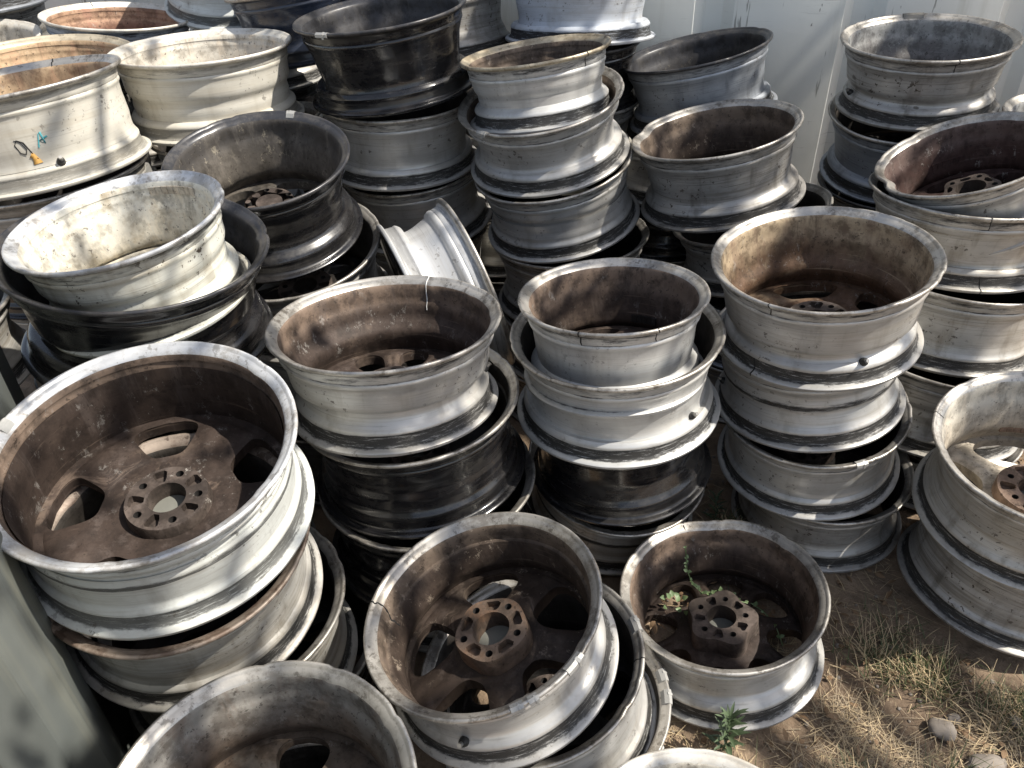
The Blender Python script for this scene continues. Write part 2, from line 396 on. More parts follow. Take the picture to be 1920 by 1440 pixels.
def arc_block(R, th, hw, sec, seg=10, mats=(None,)):
    """section (list of (dr, z)) swept through an arc"""
    V, F = [], []; m = len(sec)
    for s in range(seg+1):
        a = th-hw+2*hw*s/seg
        e = 1 if 0 < s < seg else .8
        for (dr, z) in sec: V.append(((R+dr)*cos(a), (R+dr)*sin(a), z))
    for s in range(seg):
        for i in range(m):
            j = (i+1) % m
            F.append((s*m+i, s*m+j, (s+1)*m+j, (s+1)*m+i))
    F.append(tuple(reversed(range(m)))); F.append(tuple(range(seg*m, seg*m+m)))
    return V, F
def cyl(V, F, o, d, r0, r1, L, n=14):
    d = Vector(d).normalized(); a = d.orthogonal().normalized(); b = d.cross(a); base = len(V)
    for k, (rr, l) in enumerate(((r0, 0), (r1, L))):
        for i in range(n):
            p_ = Vector(o)+d*l+a*(rr*cos(2*pi*i/n))+b*(rr*sin(2*pi*i/n)); V.append(tuple(p_))
    for i in range(n):
        j = (i+1) % n; F.append((base+i, base+j, base+n+j, base+n+i))
    F.append(tuple(range(base+n, base+2*n)))
def ribbon(pts, width, nrm, up=.0006):
    """a thin raised strip along pts with normals"""
    V, F = [], []
    for i, p_ in enumerate(pts):
        p_ = Vector(p_); q = Vector(pts[min(i+1, len(pts)-1)])-Vector(pts[max(i-1, 0)])
        s = q.cross(nrm[i]).normalized()*width*(.6+.8*rnd.random())
        n_ = nrm[i]*up
        V += [tuple(p_-s+n_), tuple(p_+s+n_), tuple(p_-s-n_), tuple(p_+s-n_)]
    for i in range(len(pts)-1):
        a = i*4
        F += [(a, a+1, a+5, a+4), (a+1, a+3, a+7, a+5), (a+2, a, a+4, a+6)]
    return V, F

def build_rim(label, base, nrm, R, H, rr, fin, inn, lip, zw, wd, step, face, spin, marks, dents, group='used wheel rims stacked in the yard'):
    n = Vector(nrm).normalized(); a = Vector((0, 1, 0)).cross(n).normalized(); b = n.cross(a)
    m = Matrix.Identity(4)
    for i in range(3): m[i][0] = a[i]; m[i][1] = b[i]; m[i][2] = n[i]; m[i][3] = base[i]
    root = bpy.data.objects.new('wheel_rim', None); COL.objects.link(root); root.empty_display_size = .05
    root.matrix_world = m
    tag(root, label, 'wheel rim', group)
    br = link('barrel', make_barrel(R, H, rr, fin, inn, lip, zw, wd, step, dents), root)
    N, r1, r2_, gm, p, hubh, hubr, clover = face
    fc = link('wheel_face', make_face(R, rr, zw, wd, inn, N, r1, r2_, gm, p, hubh, hubr, spin), root)
    hm = M_HUB['rust'] if 'rusty orange hub' in label else (M_HUB['pale'] if 'rusty hub at the right' in label else M_HUB['brown'])
    zb = .018
    hs_ = (sum(ord(c) for c in label)*7) % 10
    hb = link('hub', make_hub(zb, hubh, hubr, clover, hm, spin+.3+hs_*.07, 5, (.030, .034, .037)[hs_ % 3], (.24, .19, .27)[hs_ % 3]), fc)
    prof = [q for q in outer_profile(R, H, rr, zw, wd, step)]
    outp = [q for q in prof[:len(prof)] if q[2] != 1]
    def surf(th, z):           # outside radius at height z
        best = min((q for q in prof if q[2] == 0), key=lambda q: abs(q[1]-z)); return best[0]
    for mk in marks:
        k, th = mk[0], mk[1]
        d = Vector((cos(th), sin(th), 0)); tg = Vector((-sin(th), cos(th), 0))
        if k in ('weight', 'longweight'):
            hw = mk[2]; V, F = [], []
            sec = [(-.020, H-.0105), (-.0135, H-.0015), (-.004, H+.0022), (.0022, H-.002), (.0028, H-.009), (-.002, H-.0125), (-.001, H-.0045), (-.006, H-.0005), (-.0145, H-.0065)]
            V, F = arc_block(R, th, hw, sec)
            if k == 'weight':
                V2, F2 = arc_block(R, th+hw*.35, hw*.16, [(-.006, H+.003), (.0036, H-.001), (.0036, H-.014), (.0018, H-.014), (.001, H-.003), (-.006, H+.001)], 3)
                o_ = len(V); V += V2; F += [tuple(i+o_ for i in f) for f in F2]
            link('wheel_weight', new_mesh('wheel_weight', V, F, [M_WT if k == 'weight' else M_WTD], sharp=30), root)
        elif k == 'valve':
            V, F = [], []; rs = surf(th, .052)
            dd = (d*.75+Vector((0, 0, .66))).normalized(); o0 = d*(rs-.004)+Vector((0, 0, .052))
            cyl(V, F, o0, dd, .0105, .0085, .010); cyl(V, F, o0+dd*.009, dd, .0085, .0060, .006)
            nf = len(F); cyl(V, F, o0+dd*.014, dd, .0045, .0042, .010)
            link('valve_stem', new_mesh('valve_stem', V, F, [M_RUB, M_STEM], [0]*nf+[1]*(len(F)-nf), sharp=35), root)
        elif k in ('cut', 'crack', 'scratch', 'cutb'):
            seq = []
            if k == 'cutb': seq = [q for q in prof if q[2] == 0 and q[1] < .040]
            else:
                ins = [q for q in prof if (q[2] in (1, 2)) and q[1] > H-(.030 if k != 'crack' else .085) and q[0] < R-.0035 and q is not prof[0]]
                outs = [q for q in prof if q[2] in (0, 2) and q[1] > H-(.045 if k == 'cut' else .02) and q not in ins]
                if k == 'scratch': seq = [q for q in prof if q[2] == 1 and q[1] > H-.09] ; seq = seq+ins
                else:
                    seq = ins+outs if ins and ins[0][1] < H-.01 else outs+ins
                # keep in section order starting inside
                i0 = max(range(len(prof)), key=lambda i: (prof[i][2] == 1)*(i))
                order = [prof[(i0+2+i) % len(prof)] for i in range(len(prof))]
                dep = {'cut': .018, 'crack': .075, 'scratch': .075}[k]; outd = {'cut': .040, 'crack': .014, 'scratch': .004}[k]
                A = [q for q in prof[len(prof)//2:] if q[1] > H-dep and q[2] in (1, 2)]
                B = [q for q in prof[:len(prof)//2] if q[1] > H-outd]
                seq = A+B
            pts, nr = [], []
            sh = 0
            for i, q in enumerate(seq):
                sh += rnd.uniform(-.0022, .0022)*(1 if k != 'scratch' else .3)
                pts.append(d*q[0]+Vector((0, 0, q[1]))+tg*sh)
            for i in range(len(pts)):
                t_ = (pts[min(i+1, len(pts)-1)]-pts[max(i-1, 0)])
                nn_ = tg.cross(t_).normalized()
                nr.append(nn_)
            # normals must leave the section: flip so that the lip peak points up
            pk = max(range(len(pts)), key=lambda i: pts[i].z)
            if k != 'cutb' and nr[pk].z < 0: nr = [-x for x in nr]
            if k == 'cutb' and nr[0].dot(d) < 0: nr = [-x for x in nr]
            V, F = ribbon(pts, .0011 if k != 'crack' else .0016, nr, .0007)
            link('lip_crack' if k != 'scratch' else 'scratch_mark', new_mesh('lip_crack', V, F, [M_CUT if k != 'scratch' else M_SCR]), root)
        elif k == 'strip':
            nb, style, z0 = mk[2], mk[3], mk[4]
            V, F = [], []
            ri = min((q for q in prof if q[2] == 1 and q[1] > .02), key=lambda q: abs(q[1]-z0))[0]
            for i in range(nb):
                aa = th+(i-(nb-1)/2)*.078
                V2, F2 = arc_block(ri, aa, .036, [(-.0035, z0-.009), (-.0035, z0+.009), (.004, z0+.0095), (.004, z0-.0095)], 3)
                o_ = len(V); V += V2; F += [tuple(i_+o_ for i_ in f) for f in F2]
            mt = {'dark': INN['dark'], 'cream': INN['creamin'], 'rust': M_HUB['pale'], 'maroonstrip': INN['maroon']}[style]
            link('adhesive_weight', new_mesh('adhesive_weight', V, F, [mt], None, {'deep': [.6]*len(V)}, sharp=30), root)
        elif k == 'scribble':
            def on(da, z):
                r_ = surf(0, z)+.0006; aa = th+da
                return Vector((r_*cos(aa), r_*sin(aa), z)), Vector((cos(aa), sin(aa), 0))
            z0 = .100
            loop = [(-.05, .016), (-.02, .012), (.005, -.002), (-.01, -.010), (-.04, -.006), (-.055, .008), (-.035, .016), (.0, .010), (.03, -.012), (.05, -.022)]
            P_ = [on(x*1.5+.02, z0+y*1.3) for x, y in loop]
            V, F = ribbon([q[0] for q in P_], .0011, [q[1] for q in P_]); link('marker_squiggle', new_mesh('marker_squiggle', V, F, [M_CUT]), root)
            P_ = [on(.20+x, z0+.012+y) for x, y in ((-.06, -.016), (-.02, .012), (.0, .016), (.012, -.010), (-.03, -.002), (.05, .004))]
            V, F = ribbon([q[0] for q in P_], .0016, [q[1] for q in P_]); link('teal_mark', new_mesh('teal_mark', V, F, [M_TEAL]), root)
            P_ = [on(.04+x, z0-.022+y) for x, y in ((0, .006), (.02, .002), (.03, -.006), (.035, -.016))]
            V, F = ribbon([q[0] for q in P_], .0085, [q[1] for q in P_]); link('orange_smear', new_mesh('orange_smear', V, F, [M_ORG]), root)
    return root

RIMS=[
('silver rim alone on the bare ground with green vine growing inside', [0.4925, 1.2217, 0.0122], [-0.1084, 0.0471, 0.993], 0.2355, 0.2048, 1.0, 'silver', 'brown', 'lip', 0.08, 0.045, 0, (8, 0.44, 0.93, 0.8, 2.6, 0.105, 0.076, 0.1), 2.086, [('cut', 1.772)], [(1.492, 0.25, 0.006)]),
('rim with pale inside and rusty hub at the right edge, upper of two', [1.2239, 1.3784, 0.2881], [-0.0885, -0.0921, 0.9918], 0.2499, 0.2273, 1.0, 'warm', 'cream', 'lip', 0.09, 0.0396, 0, (5, 0.4, 0.93, 0.8, 2.8, 0.075, 0.078, 0), 1.414, [('cut', 2.548), ('strip', 1.292, 5, 'rust', 0.07)], []),
('wide dull silver rim on the ground under the pale rusty-hubbed rim at right', [1.235, 1.3699, 0.03], [0.1003, 0.0435, 0.994], 0.2462, 0.2183, 1.0, 'dull', 'dark', 'lip', 0.12, 0.027, 0, (5, 0.42, 0.9, 0.72, 2.6, 0.05, 0.07, 0), 0, [], []),
('tall silver rim with warm brown inside topping the four-rim stack at right', [0.738, 1.6428, 0.6377], [-0.1132, -0.0088, 0.9935], 0.2486, 0.218, 0.94, 'silver', 'tan', 'lip', 0.075, 0.0378, 0, (5, 0.52, 0.84, 0.8, 4, 0.05, 0.072, 0), 1.44, [('valve', 4.878), ('cut', 3.962), ('cutb', 3.726)], []),
('silver rim second from top directly beneath the tall brown-insided rim', [0.7657, 1.6794, 0.4253], [-0.1423, 0.0178, 0.9897], 0.2345, 0.2068, 1.0, 'silver', 'dark', 'lip', 0.10200000000000001, 0.0414, 2, (5, 0.42, 0.9, 0.72, 2.6, 0.05, 0.07, 0), 0, [('valve', 2.95)], []),
('slimmer silver rim with a wheel weight on its lip, third in the right stack', [0.7982, 1.6683, 0.2243], [-0.1065, -0.0612, 0.9924], 0.2355, 0.1958, 1.0, 'silver', 'dark', 'lip', 0.07, 0.0306, 0, (5, 0.42, 0.9, 0.72, 2.6, 0.05, 0.07, 0), 0, [('weight', 4.904, 0.06)], []),
('dusty silver rim on the soil at the foot of the four-rim stack', [0.8615, 1.6684, 0.0107], [-0.0629, -0.0153, 0.9979], 0.2324, 0.1926, 1.0, 'dull', 'dark', 'lip', 0.07800000000000001, 0.0342, 0, (5, 0.42, 0.9, 0.72, 2.6, 0.05, 0.07, 0), 0, [], []),
('small bright silver rim with streaked brown inside sunk in a wider rim', [0.2382, 1.5348, 0.6223], [-0.0526, 0.1114, 0.9924], 0.21, 0.1997, 1.0, 'bright', 'brown', 'lip', 0.06, 0.036, 0, (6, 0.6, 0.84, 0.62, 2.3, 0.055, 0.07, 0), 1.649, [('cut', 4.276), ('cut', 5.07), ('strip', 0.995, 5, 'dark', 0.06)], []),
('wide plain silver rim holding the small streaked rim in the middle stack', [0.2515, 1.5462, 0.5163], [-0.0617, 0.0229, 0.9978], 0.2411, 0.2144, 1.0, 'bright', 'dark', 'lip', 0.07, 0.0405, 0, (5, 0.42, 0.9, 0.72, 2.6, 0.05, 0.07, 0), 0, [('valve', 5.533)], []),
('glossy black rim between silver rims in the middle stack', [0.2757, 1.5804, 0.2982], [-0.0899, 0.0036, 0.9959], 0.2301, 0.2111, 1.0, 'black', 'dark', 'lip', 0.1, 0.0396, 0, (5, 0.42, 0.9, 0.72, 2.6, 0.05, 0.07, 0), 0, [], []),
('silver rim under the black one, foot of the middle stack', [0.2659, 1.6916, 0.0518], [0.07, -0.2029, 0.9767], 0.2429, 0.2043, 1.0, 'warm', 'dark', 'lip', 0.10200000000000001, 0.0306, 2, (5, 0.42, 0.9, 0.72, 2.6, 0.05, 0.07, 0), 0, [], []),
('silver rim with many-spoked brown inside and white scratch, on black rims', [-0.2583, 1.432, 0.6359], [-0.0181, 0.1253, 0.992], 0.2454, 0.1998, 0.93, 'silver', 'brown', 'lip', 0.08, 0.036, 0, (9, 0.34, 0.93, 0.74, 2.2, 0.048, 0.072, 0), 2.068, [('valve', 0.122), ('scratch', 1.248)], []),
('glossy black rim directly under the many-spoked silver rim', [-0.22, 1.4555, 0.423], [-0.0555, 0.0236, 0.9982], 0.2477, 0.2098, 1.0, 'black', 'dark', 'lip', 0.11, 0.0324, 0, (5, 0.42, 0.9, 0.72, 2.6, 0.05, 0.07, 0), 0, [], []),
('black rim low in the shade behind the front rim with tall rusty hub', [-0.2059, 1.4318, 0.2026], [-0.008, 0.0399, 0.9992], 0.2566, 0.2103, 1.0, 'black', 'dark', 'lip', 0.07, 0.0342, 0, (5, 0.42, 0.9, 0.72, 2.6, 0.05, 0.07, 0), 0, [], []),
('tilted front rim with rusty orange hub and cracked lip', [-0.0323, 0.9871, 0.3206], [-0.2311, -0.0243, 0.9726], 0.2314, 0.1757, 1.0, 'silver', 'sooty', 'lip', 0.075, 0.036, 0, (5, 0.38, 0.9, 0.68, 3.0, 0.1, 0.07, 0.03), 0.436, [('crack', 2.915), ('weight', 5.0, 0.05), ('weight', 5.131, 0.04), ('weight', 5.533, 0.09), ('valve', 4.398)], []),
('rim with wide brownish lip directly under the cracked front rim', [0.0637, 1.0045, 0.0831], [-0.2143, 0.0109, 0.9767], 0.2339, 0.209, 1.0, 'silver', 'dark', 'lip', 0.07800000000000001, 0.0306, 0, (5, 0.42, 0.9, 0.72, 2.6, 0.05, 0.07, 0), 0, [('weight', 0.192, 0.08), ('cut', 6.1)], []),
('bright rim with two stuck weights under the cracked front rim, on the ground', [0.067, 1.0043, -0.0026], [0.0054, 0.0016, 1.0], 0.2451, 0.1797, 1.0, 'bright', 'dark', 'lip', 0.08600000000000001, 0.0342, 0, (5, 0.42, 0.9, 0.72, 2.6, 0.05, 0.07, 0), 0, [('weight', 0.131, 0.06), ('weight', 6.196, 0.07)], []),
('largest rim, front left, with brown dusty inside and five-bolt hub', [-0.6283, 1.0764, 0.6588], [0.0351, -0.1308, 0.9908], 0.2558, 0.1993, 1.0, 'whitish', 'brown', 'lipblue', 0.13, 0.027, 2, (5, 0.48, 0.82, 0.56, 3.6, 0.048, 0.072, 0), 1.876, [('weight', 2.985, 0.05), ('cut', 0.916)], []),
('cream rim with rust-edged lip directly below the largest brown rim', [-0.6368, 1.0756, 0.439], [0.0667, -0.1523, 0.9861], 0.2437, 0.2111, 1.0, 'warm', 'dark', 'liprust', 0.07, 0.0306, 0, (5, 0.42, 0.9, 0.72, 2.6, 0.05, 0.07, 0), 0, [], []),
('rim with broad open lip showing right below the cream left rim', [-0.5984, 1.0916, 0.202], [0.0006, -0.0114, 0.9999], 0.243, 0.1982, 1.0, 'warm', 'dark', 'lip', 0.07800000000000001, 0.0306, 0, (5, 0.42, 0.9, 0.72, 2.6, 0.05, 0.07, 0), 0, [], []),
('black rim on the ground in the gap right of the left stack', [-0.5719, 1.1618, -0.0005], [-0.0013, -0.0113, 0.9999], 0.2559, 0.2047, 1.0, 'black', 'dark', 'lip', 0.08600000000000001, 0.0342, 1, (5, 0.42, 0.9, 0.72, 2.6, 0.05, 0.07, 0), 0, [], []),
('rim cut by the bottom edge, greyish inside with forked spokes', [-0.3952, 0.6228, 0.3025], [-0.0091, -0.0531, 0.9985], 0.24, 0.212, 1.0, 'silver', 'greybrown', 'lip', 0.09, 0.0396, 0, (6, 0.35, 0.86, 0.62, 2.6, 0.08, 0.07, 0), 1.545, [], []),
('pale rim at the bottom edge with only its upper lip showing', [0.3027, 0.5976, 0.024], [-0.0191, 0.0885, 0.9959], 0.2294, 0.2201, 1.0, 'whitish', 'cream', 'lipwhite', 0.07, 0.0306, 0, (5, 0.42, 0.9, 0.72, 2.6, 0.075, 0.074, 0), 0, [], []),
('white painted small rim tilted inside a larger black rim', [-0.7552, 1.5149, 0.8634], [-0.0956, -0.0466, 0.9943], 0.2135, 0.1933, 1.0, 'white', 'white', 'lipblue', 0.06, 0.036, 1, (5, 0.62, 0.75, 0.25, 2.5, 0.04, 0.06, 0), 1.641, [('strip', 1.292, 8, 'cream', 0.16)], []),
('large black rim holding the small white rim at left', [-0.794, 1.5447, 0.7632], [0.1214, -0.03, 0.9921], 0.2664, 0.2222, 0.97, 'black', 'blackin', 'lipdark', 0.075, 0.045, 0, (5, 0.42, 0.9, 0.72, 2.6, 0.05, 0.07, 0), 0, [], []),
('tilted black rim with dusty grey inside and pale bottom edge', [-0.617, 2.0157, 0.7819], [0.0017, -0.1834, 0.983], 0.2311, 0.2223, 1.0, 'black', 'dusty', 'lipdark', 0.08, 0.0432, 0, (5, 0.38, 0.93, 0.82, 2.4, 0.09, 0.062, 0), 1.283, [('weight', 1.353, 0.05)], []),
('dark rim gaping open below the tilted black rim with dusty inside', [-0.5579, 1.992, 0.5561], [-0.0623, -0.1499, 0.9867], 0.2381, 0.212, 1.0, 'dull', 'dark', 'lip', 0.07800000000000001, 0.0378, 0, (5, 0.42, 0.9, 0.72, 2.6, 0.075, 0.074, 0), 0, [], []),
('bare bright rim leaning on its edge between two stacks', [-0.2568, 1.8812, 0.598], [0.9113, 0.3347, 0.2398], 0.243, 0.185, 1.0, 'chrome', 'dark', 'lip', 0.07, 0.045, 0, (5, 0.42, 0.9, 0.72, 2.6, 0.05, 0.07, 0), 0, [], []),
('tall glossy black rim with a white weight tag at the top centre left', [-0.3166, 2.4656, 1.0116], [-0.0993, -0.0013, 0.9951], 0.2474, 0.2217, 1.0, 'black', 'blackin', 'lipdark', 0.07, 0.045, 0, (5, 0.42, 0.9, 0.72, 2.6, 0.075, 0.074, 0), 0, [('weight', 4.145, 0.08)], []),
('streaky silver rim under the tall glossy black rim', [-0.322, 2.5029, 0.7787], [-0.005, -0.0151, 0.9999], 0.2407, 0.2094, 1.0, 'silver', 'dark', 'lip', 0.07, 0.0378, 0, (5, 0.42, 0.9, 0.72, 2.6, 0.05, 0.07, 0), 0, [], []),
('plain grey rim third in the black-topped back stack', [-0.2881, 2.5691, 0.5486], [-0.0809, -0.0696, 0.9943], 0.2412, 0.2138, 1.0, 'silver', 'dark', 'lip', 0.07800000000000001, 0.0414, 0, (5, 0.42, 0.9, 0.72, 2.6, 0.05, 0.07, 0), 0, [], []),
('small silver rim with yellowed lip tilted inside another rim, centre back', [0.1118, 2.3114, 0.9733], [-0.1226, 0.09, 0.9884], 0.2089, 0.1744, 1.0, 'bright', 'sooty', 'liptan', 0.06, 0.036, 1, (5, 0.42, 0.9, 0.72, 2.6, 0.075, 0.074, 0), 0, [('cut', 5.393)], []),
('silver rim with open brown lip holding the small yellow-lipped rim', [0.1314, 2.3138, 0.8474], [-0.1591, -0.1014, 0.982], 0.2344, 0.1866, 1.0, 'silver', 'sooty', 'lip', 0.07800000000000001, 0.0414, 0, (5, 0.42, 0.9, 0.72, 2.6, 0.05, 0.07, 0), 0, [('weight', 3.901, 0.07)], []),
('silver rim third in the leaning centre back stack', [0.1737, 2.3129, 0.6434], [-0.1799, -0.0774, 0.9806], 0.2355, 0.2006, 1.0, 'silver', 'dark', 'lip', 0.08600000000000001, 0.0306, 1, (5, 0.42, 0.9, 0.72, 2.6, 0.05, 0.07, 0), 0, [], []),
('dark rim in deep shade at the foot of the leaning centre stack', [0.2076, 2.2981, 0.3929], [-0.0598, 0.0458, 0.9972], 0.243, 0.212, 1.0, 'dull', 'dark', 'lip', 0.094, 0.0342, 0, (5, 0.42, 0.9, 0.72, 2.6, 0.05, 0.07, 0), 0, [], []),
('streaky tilted rim with dark inside and nicked lip before the wall', [0.6361, 2.2529, 0.7298], [-0.1965, 0.0427, 0.9796], 0.2364, 0.2131, 1.0, 'dull', 'sooty', 'lip', 0.08, 0.0396, 0, (5, 0.42, 0.9, 0.72, 2.6, 0.075, 0.074, 0), 0, [('cut', 6.013), ('cut', 2.574)], [(2.609, 0.16, 0.01)]),
('small pale rim half hidden beneath the streaky rim with nicked lip', [0.7959, 2.3124, 0.4792], [-0.2452, 0.1013, 0.9642], 0.241, 0.177, 1.0, 'warm', 'dark', 'lip', 0.08600000000000001, 0.0306, 0, (5, 0.42, 0.9, 0.72, 2.6, 0.05, 0.07, 0), 0, [], []),
('bluish grey rim tilted left close against the pale wall', [0.6655, 2.7199, 0.8328], [-0.2078, 0.0788, 0.975], 0.2414, 0.2064, 1.0, 'blue', 'blackin', 'lipdark', 0.07, 0.0396, 0, (5, 0.42, 0.9, 0.72, 2.6, 0.075, 0.074, 0), 0, [('cut', 2.688)], []),
('level dull silver rim with spotted grey inside topping the wall stack', [1.2494, 2.4728, 0.917], [-0.0629, -0.0298, 0.9976], 0.2406, 0.2006, 0.95, 'dull', 'spotted', 'lip', 0.075, 0.036, 0, (5, 0.42, 0.9, 0.72, 2.6, 0.075, 0.074, 0), 0, [('valve', 3.133), ('cut', 4.643), ('longweight', 1.361, 0.13)], []),
('bluish rim under the spotted rim by the wall', [1.2669, 2.5013, 0.6971], [-0.0848, -0.0988, 0.9915], 0.2404, 0.2057, 1.0, 'blue', 'dark', 'lip', 0.06, 0.0396, 0, (5, 0.42, 0.9, 0.72, 2.6, 0.05, 0.07, 0), 0, [], []),
('black-lipped rim low in the stack against the wall', [1.2611, 2.4832, 0.4569], [-0.0099, -0.0091, 0.9999], 0.24, 0.212, 1.0, 'dull', 'dark', 'lipdark', 0.07, 0.0414, 0, (5, 0.42, 0.9, 0.72, 2.6, 0.05, 0.07, 0), 0, [], []),
('tilted rim with bent lip and maroon inside at the right edge', [1.2504, 2.004, 0.7663], [-0.3568, 0.0331, 0.9336], 0.2202, 0.186, 1.0, 'silver', 'maroon', 'lip', 0.06, 0.0324, 0, (5, 0.36, 0.92, 0.74, 2.5, 0.085, 0.065, 0.08), 1.58, [('strip', 1.457, 6, 'maroonstrip', 0.08)], [(3.089, 0.16, 0.018), (1.902, 0.3, 0.003)]),
('silver rim holding the bent-lipped maroon rim at the right edge', [1.2192, 1.9909, 0.6488], [0.0081, 0.0896, 0.9959], 0.2483, 0.1968, 1.0, 'warm', 'dark', 'lip', 0.07, 0.0414, 0, (5, 0.42, 0.9, 0.72, 2.6, 0.05, 0.07, 0), 0, [('cut', 4.468), ('cutb', 4.52)], []),
('yellow-stained silver rim below the bent-lipped pair at right', [1.2185, 1.9268, 0.4279], [0.0531, 0.0924, 0.9943], 0.2399, 0.2152, 1.0, 'warm', 'dark', 'lip', 0.07800000000000001, 0.0306, 0, (5, 0.42, 0.9, 0.72, 2.6, 0.05, 0.07, 0), 0, [], []),
('dusty rim above the rusty-hubbed pair, low at the right edge', [1.2091, 1.8437, 0.2013], [0.0739, 0.1178, 0.9903], 0.2431, 0.227, 1.0, 'dull', 'dark', 'lip', 0.08600000000000001, 0.0342, 1, (5, 0.42, 0.9, 0.72, 2.6, 0.05, 0.07, 0), 0, [], []),
('cream rim with black squiggle and teal mark at the left edge', [-1.1567, 2.0206, 0.9703], [-0.1007, 0.0604, 0.9931], 0.2495, 0.2206, 1.0, 'cream', 'tanin', 'lip', 0.07, 0.027, 0, (5, 0.42, 0.9, 0.72, 2.6, 0.05, 0.07, 0), 0, [('valve', 5.358), ('cut', 1.641), ('scribble', 5.079)], []),
('greyed rim directly under the squiggle-marked cream rim', [-1.1625, 2.0211, 0.749], [-0.0714, 0.0415, 0.9966], 0.2504, 0.2115, 1.0, 'warm', 'dark', 'lip', 0.08600000000000001, 0.0342, 1, (5, 0.42, 0.9, 0.72, 2.6, 0.05, 0.07, 0), 0, [], []),
('rim glimpsed at the left edge below the squiggle-marked pair', [-1.4957, 1.7372, 0.5386], [0.0556, -0.0244, 0.9982], 0.2486, 0.2104, 1.0, 'warm', 'dark', 'lip', 0.094, 0.0378, 0, (5, 0.42, 0.9, 0.72, 2.6, 0.05, 0.07, 0), 0, [], []),
('rim with orange-tan inside just behind the squiggle-marked cream rim', [-1.3371, 2.4968, 0.9196], [0.0313, -0.0159, 0.9994], 0.2517, 0.2119, 1.0, 'black', 'tanin', 'liptan', 0.08600000000000001, 0.0342, 1, (5, 0.42, 0.9, 0.72, 2.6, 0.075, 0.074, 0), 0, [], []),
('clean cream-white rim with smooth sides at upper left', [-0.8385, 2.4061, 0.9561], [-0.0171, 0.0404, 0.999], 0.2499, 0.2093, 1.0, 'cream', 'creamin', 'lipwhite', 0.055, 0.036, 1, (5, 0.42, 0.9, 0.72, 2.6, 0.075, 0.074, 0), 0, [], []),
('bluish rim with rust-red inside and dark split at the top left', [-1.3168, 2.9798, 0.9299], [0.0924, 0.0335, 0.9952], 0.2425, 0.212, 1.0, 'bluewhite', 'rustin', 'lipwhite', 0.10200000000000001, 0.0414, 2, (5, 0.42, 0.9, 0.72, 2.6, 0.075, 0.074, 0), 0, [('cut', 2.304)], []),
('white rim at the top edge showing its valve behind the cream-white one', [-0.9404, 3.1648, 1.1372], [0.0479, -0.1959, 0.9795], 0.245, 0.215, 1.0, 'whitish', 'dark', 'lip', 0.09, 0.0396, 0, (5, 0.42, 0.9, 0.72, 2.6, 0.05, 0.07, 0), 0, [('valve', 5.0)], []),
('blue-grey rim at the left edge behind the orange-tan one', [-1.7316, 2.7667, 0.9221], [0.0459, -0.0194, 0.9988], 0.2404, 0.2122, 1.0, 'blue', 'cream', 'lipwhite', 0.07, 0.0306, 0, (5, 0.42, 0.9, 0.72, 2.6, 0.075, 0.074, 0), 0, [], []),
('bluish rim with faded streaks cut by the top left corner', [-1.85, 3.15, 1.158], [0.0, 0.0, 1.0], 0.24, 0.212, 1.0, 'blue', 'dark', 'liprust', 0.07800000000000001, 0.0342, 0, (5, 0.42, 0.9, 0.72, 2.6, 0.05, 0.07, 0), 0, [], []),
('dark navy rim in the gap left of the tall glossy black rim', [-0.6216, 2.8129, 1.0298], [-0.1281, 0.0867, 0.988], 0.2241, 0.2128, 1.0, 'navy', 'dark', 'lip', 0.07800000000000001, 0.0342, 0, (5, 0.42, 0.9, 0.72, 2.6, 0.05, 0.07, 0), 0, [], []),
('small grey rim low in the gap beside the tall glossy black rim', [-0.8113, 2.7421, 0.6358], [-0.0987, 0.0555, 0.9936], 0.2201, 0.212, 1.0, 'dull', 'greybrown', 'lip', 0.08600000000000001, 0.0378, 1, (5, 0.42, 0.9, 0.72, 2.6, 0.075, 0.074, 0), 0, [], []),
('shaded grooved silver rim just right of the tall glossy black rim', [-0.1805, 2.9068, 0.9858], [-0.1395, 0.157, 0.9777], 0.2376, 0.213, 1.0, 'dull', 'dark', 'lip', 0.1, 0.0396, 0, (5, 0.42, 0.9, 0.72, 2.6, 0.05, 0.07, 0), 0, [], []),
('large bluish white rim at the top edge next to the wall seam', [0.2549, 2.7807, 1.0667], [0.0017, 0.1223, 0.9925], 0.2415, 0.2128, 1.0, 'bluewhite', 'dark', 'lip', 0.07, 0.045, 0, (5, 0.42, 0.9, 0.72, 2.6, 0.05, 0.07, 0), 0, [], []),
('rim peeking in at the right edge near the spotted rim', [1.6563, 2.2066, 0.7548], [-0.0588, 0.0399, 0.9975], 0.2396, 0.212, 1.0, 'dull', 'spotted', 'lip', 0.07, 0.0414, 0, (5, 0.42, 0.9, 0.72, 2.6, 0.075, 0.074, 0), 0, [], [])]
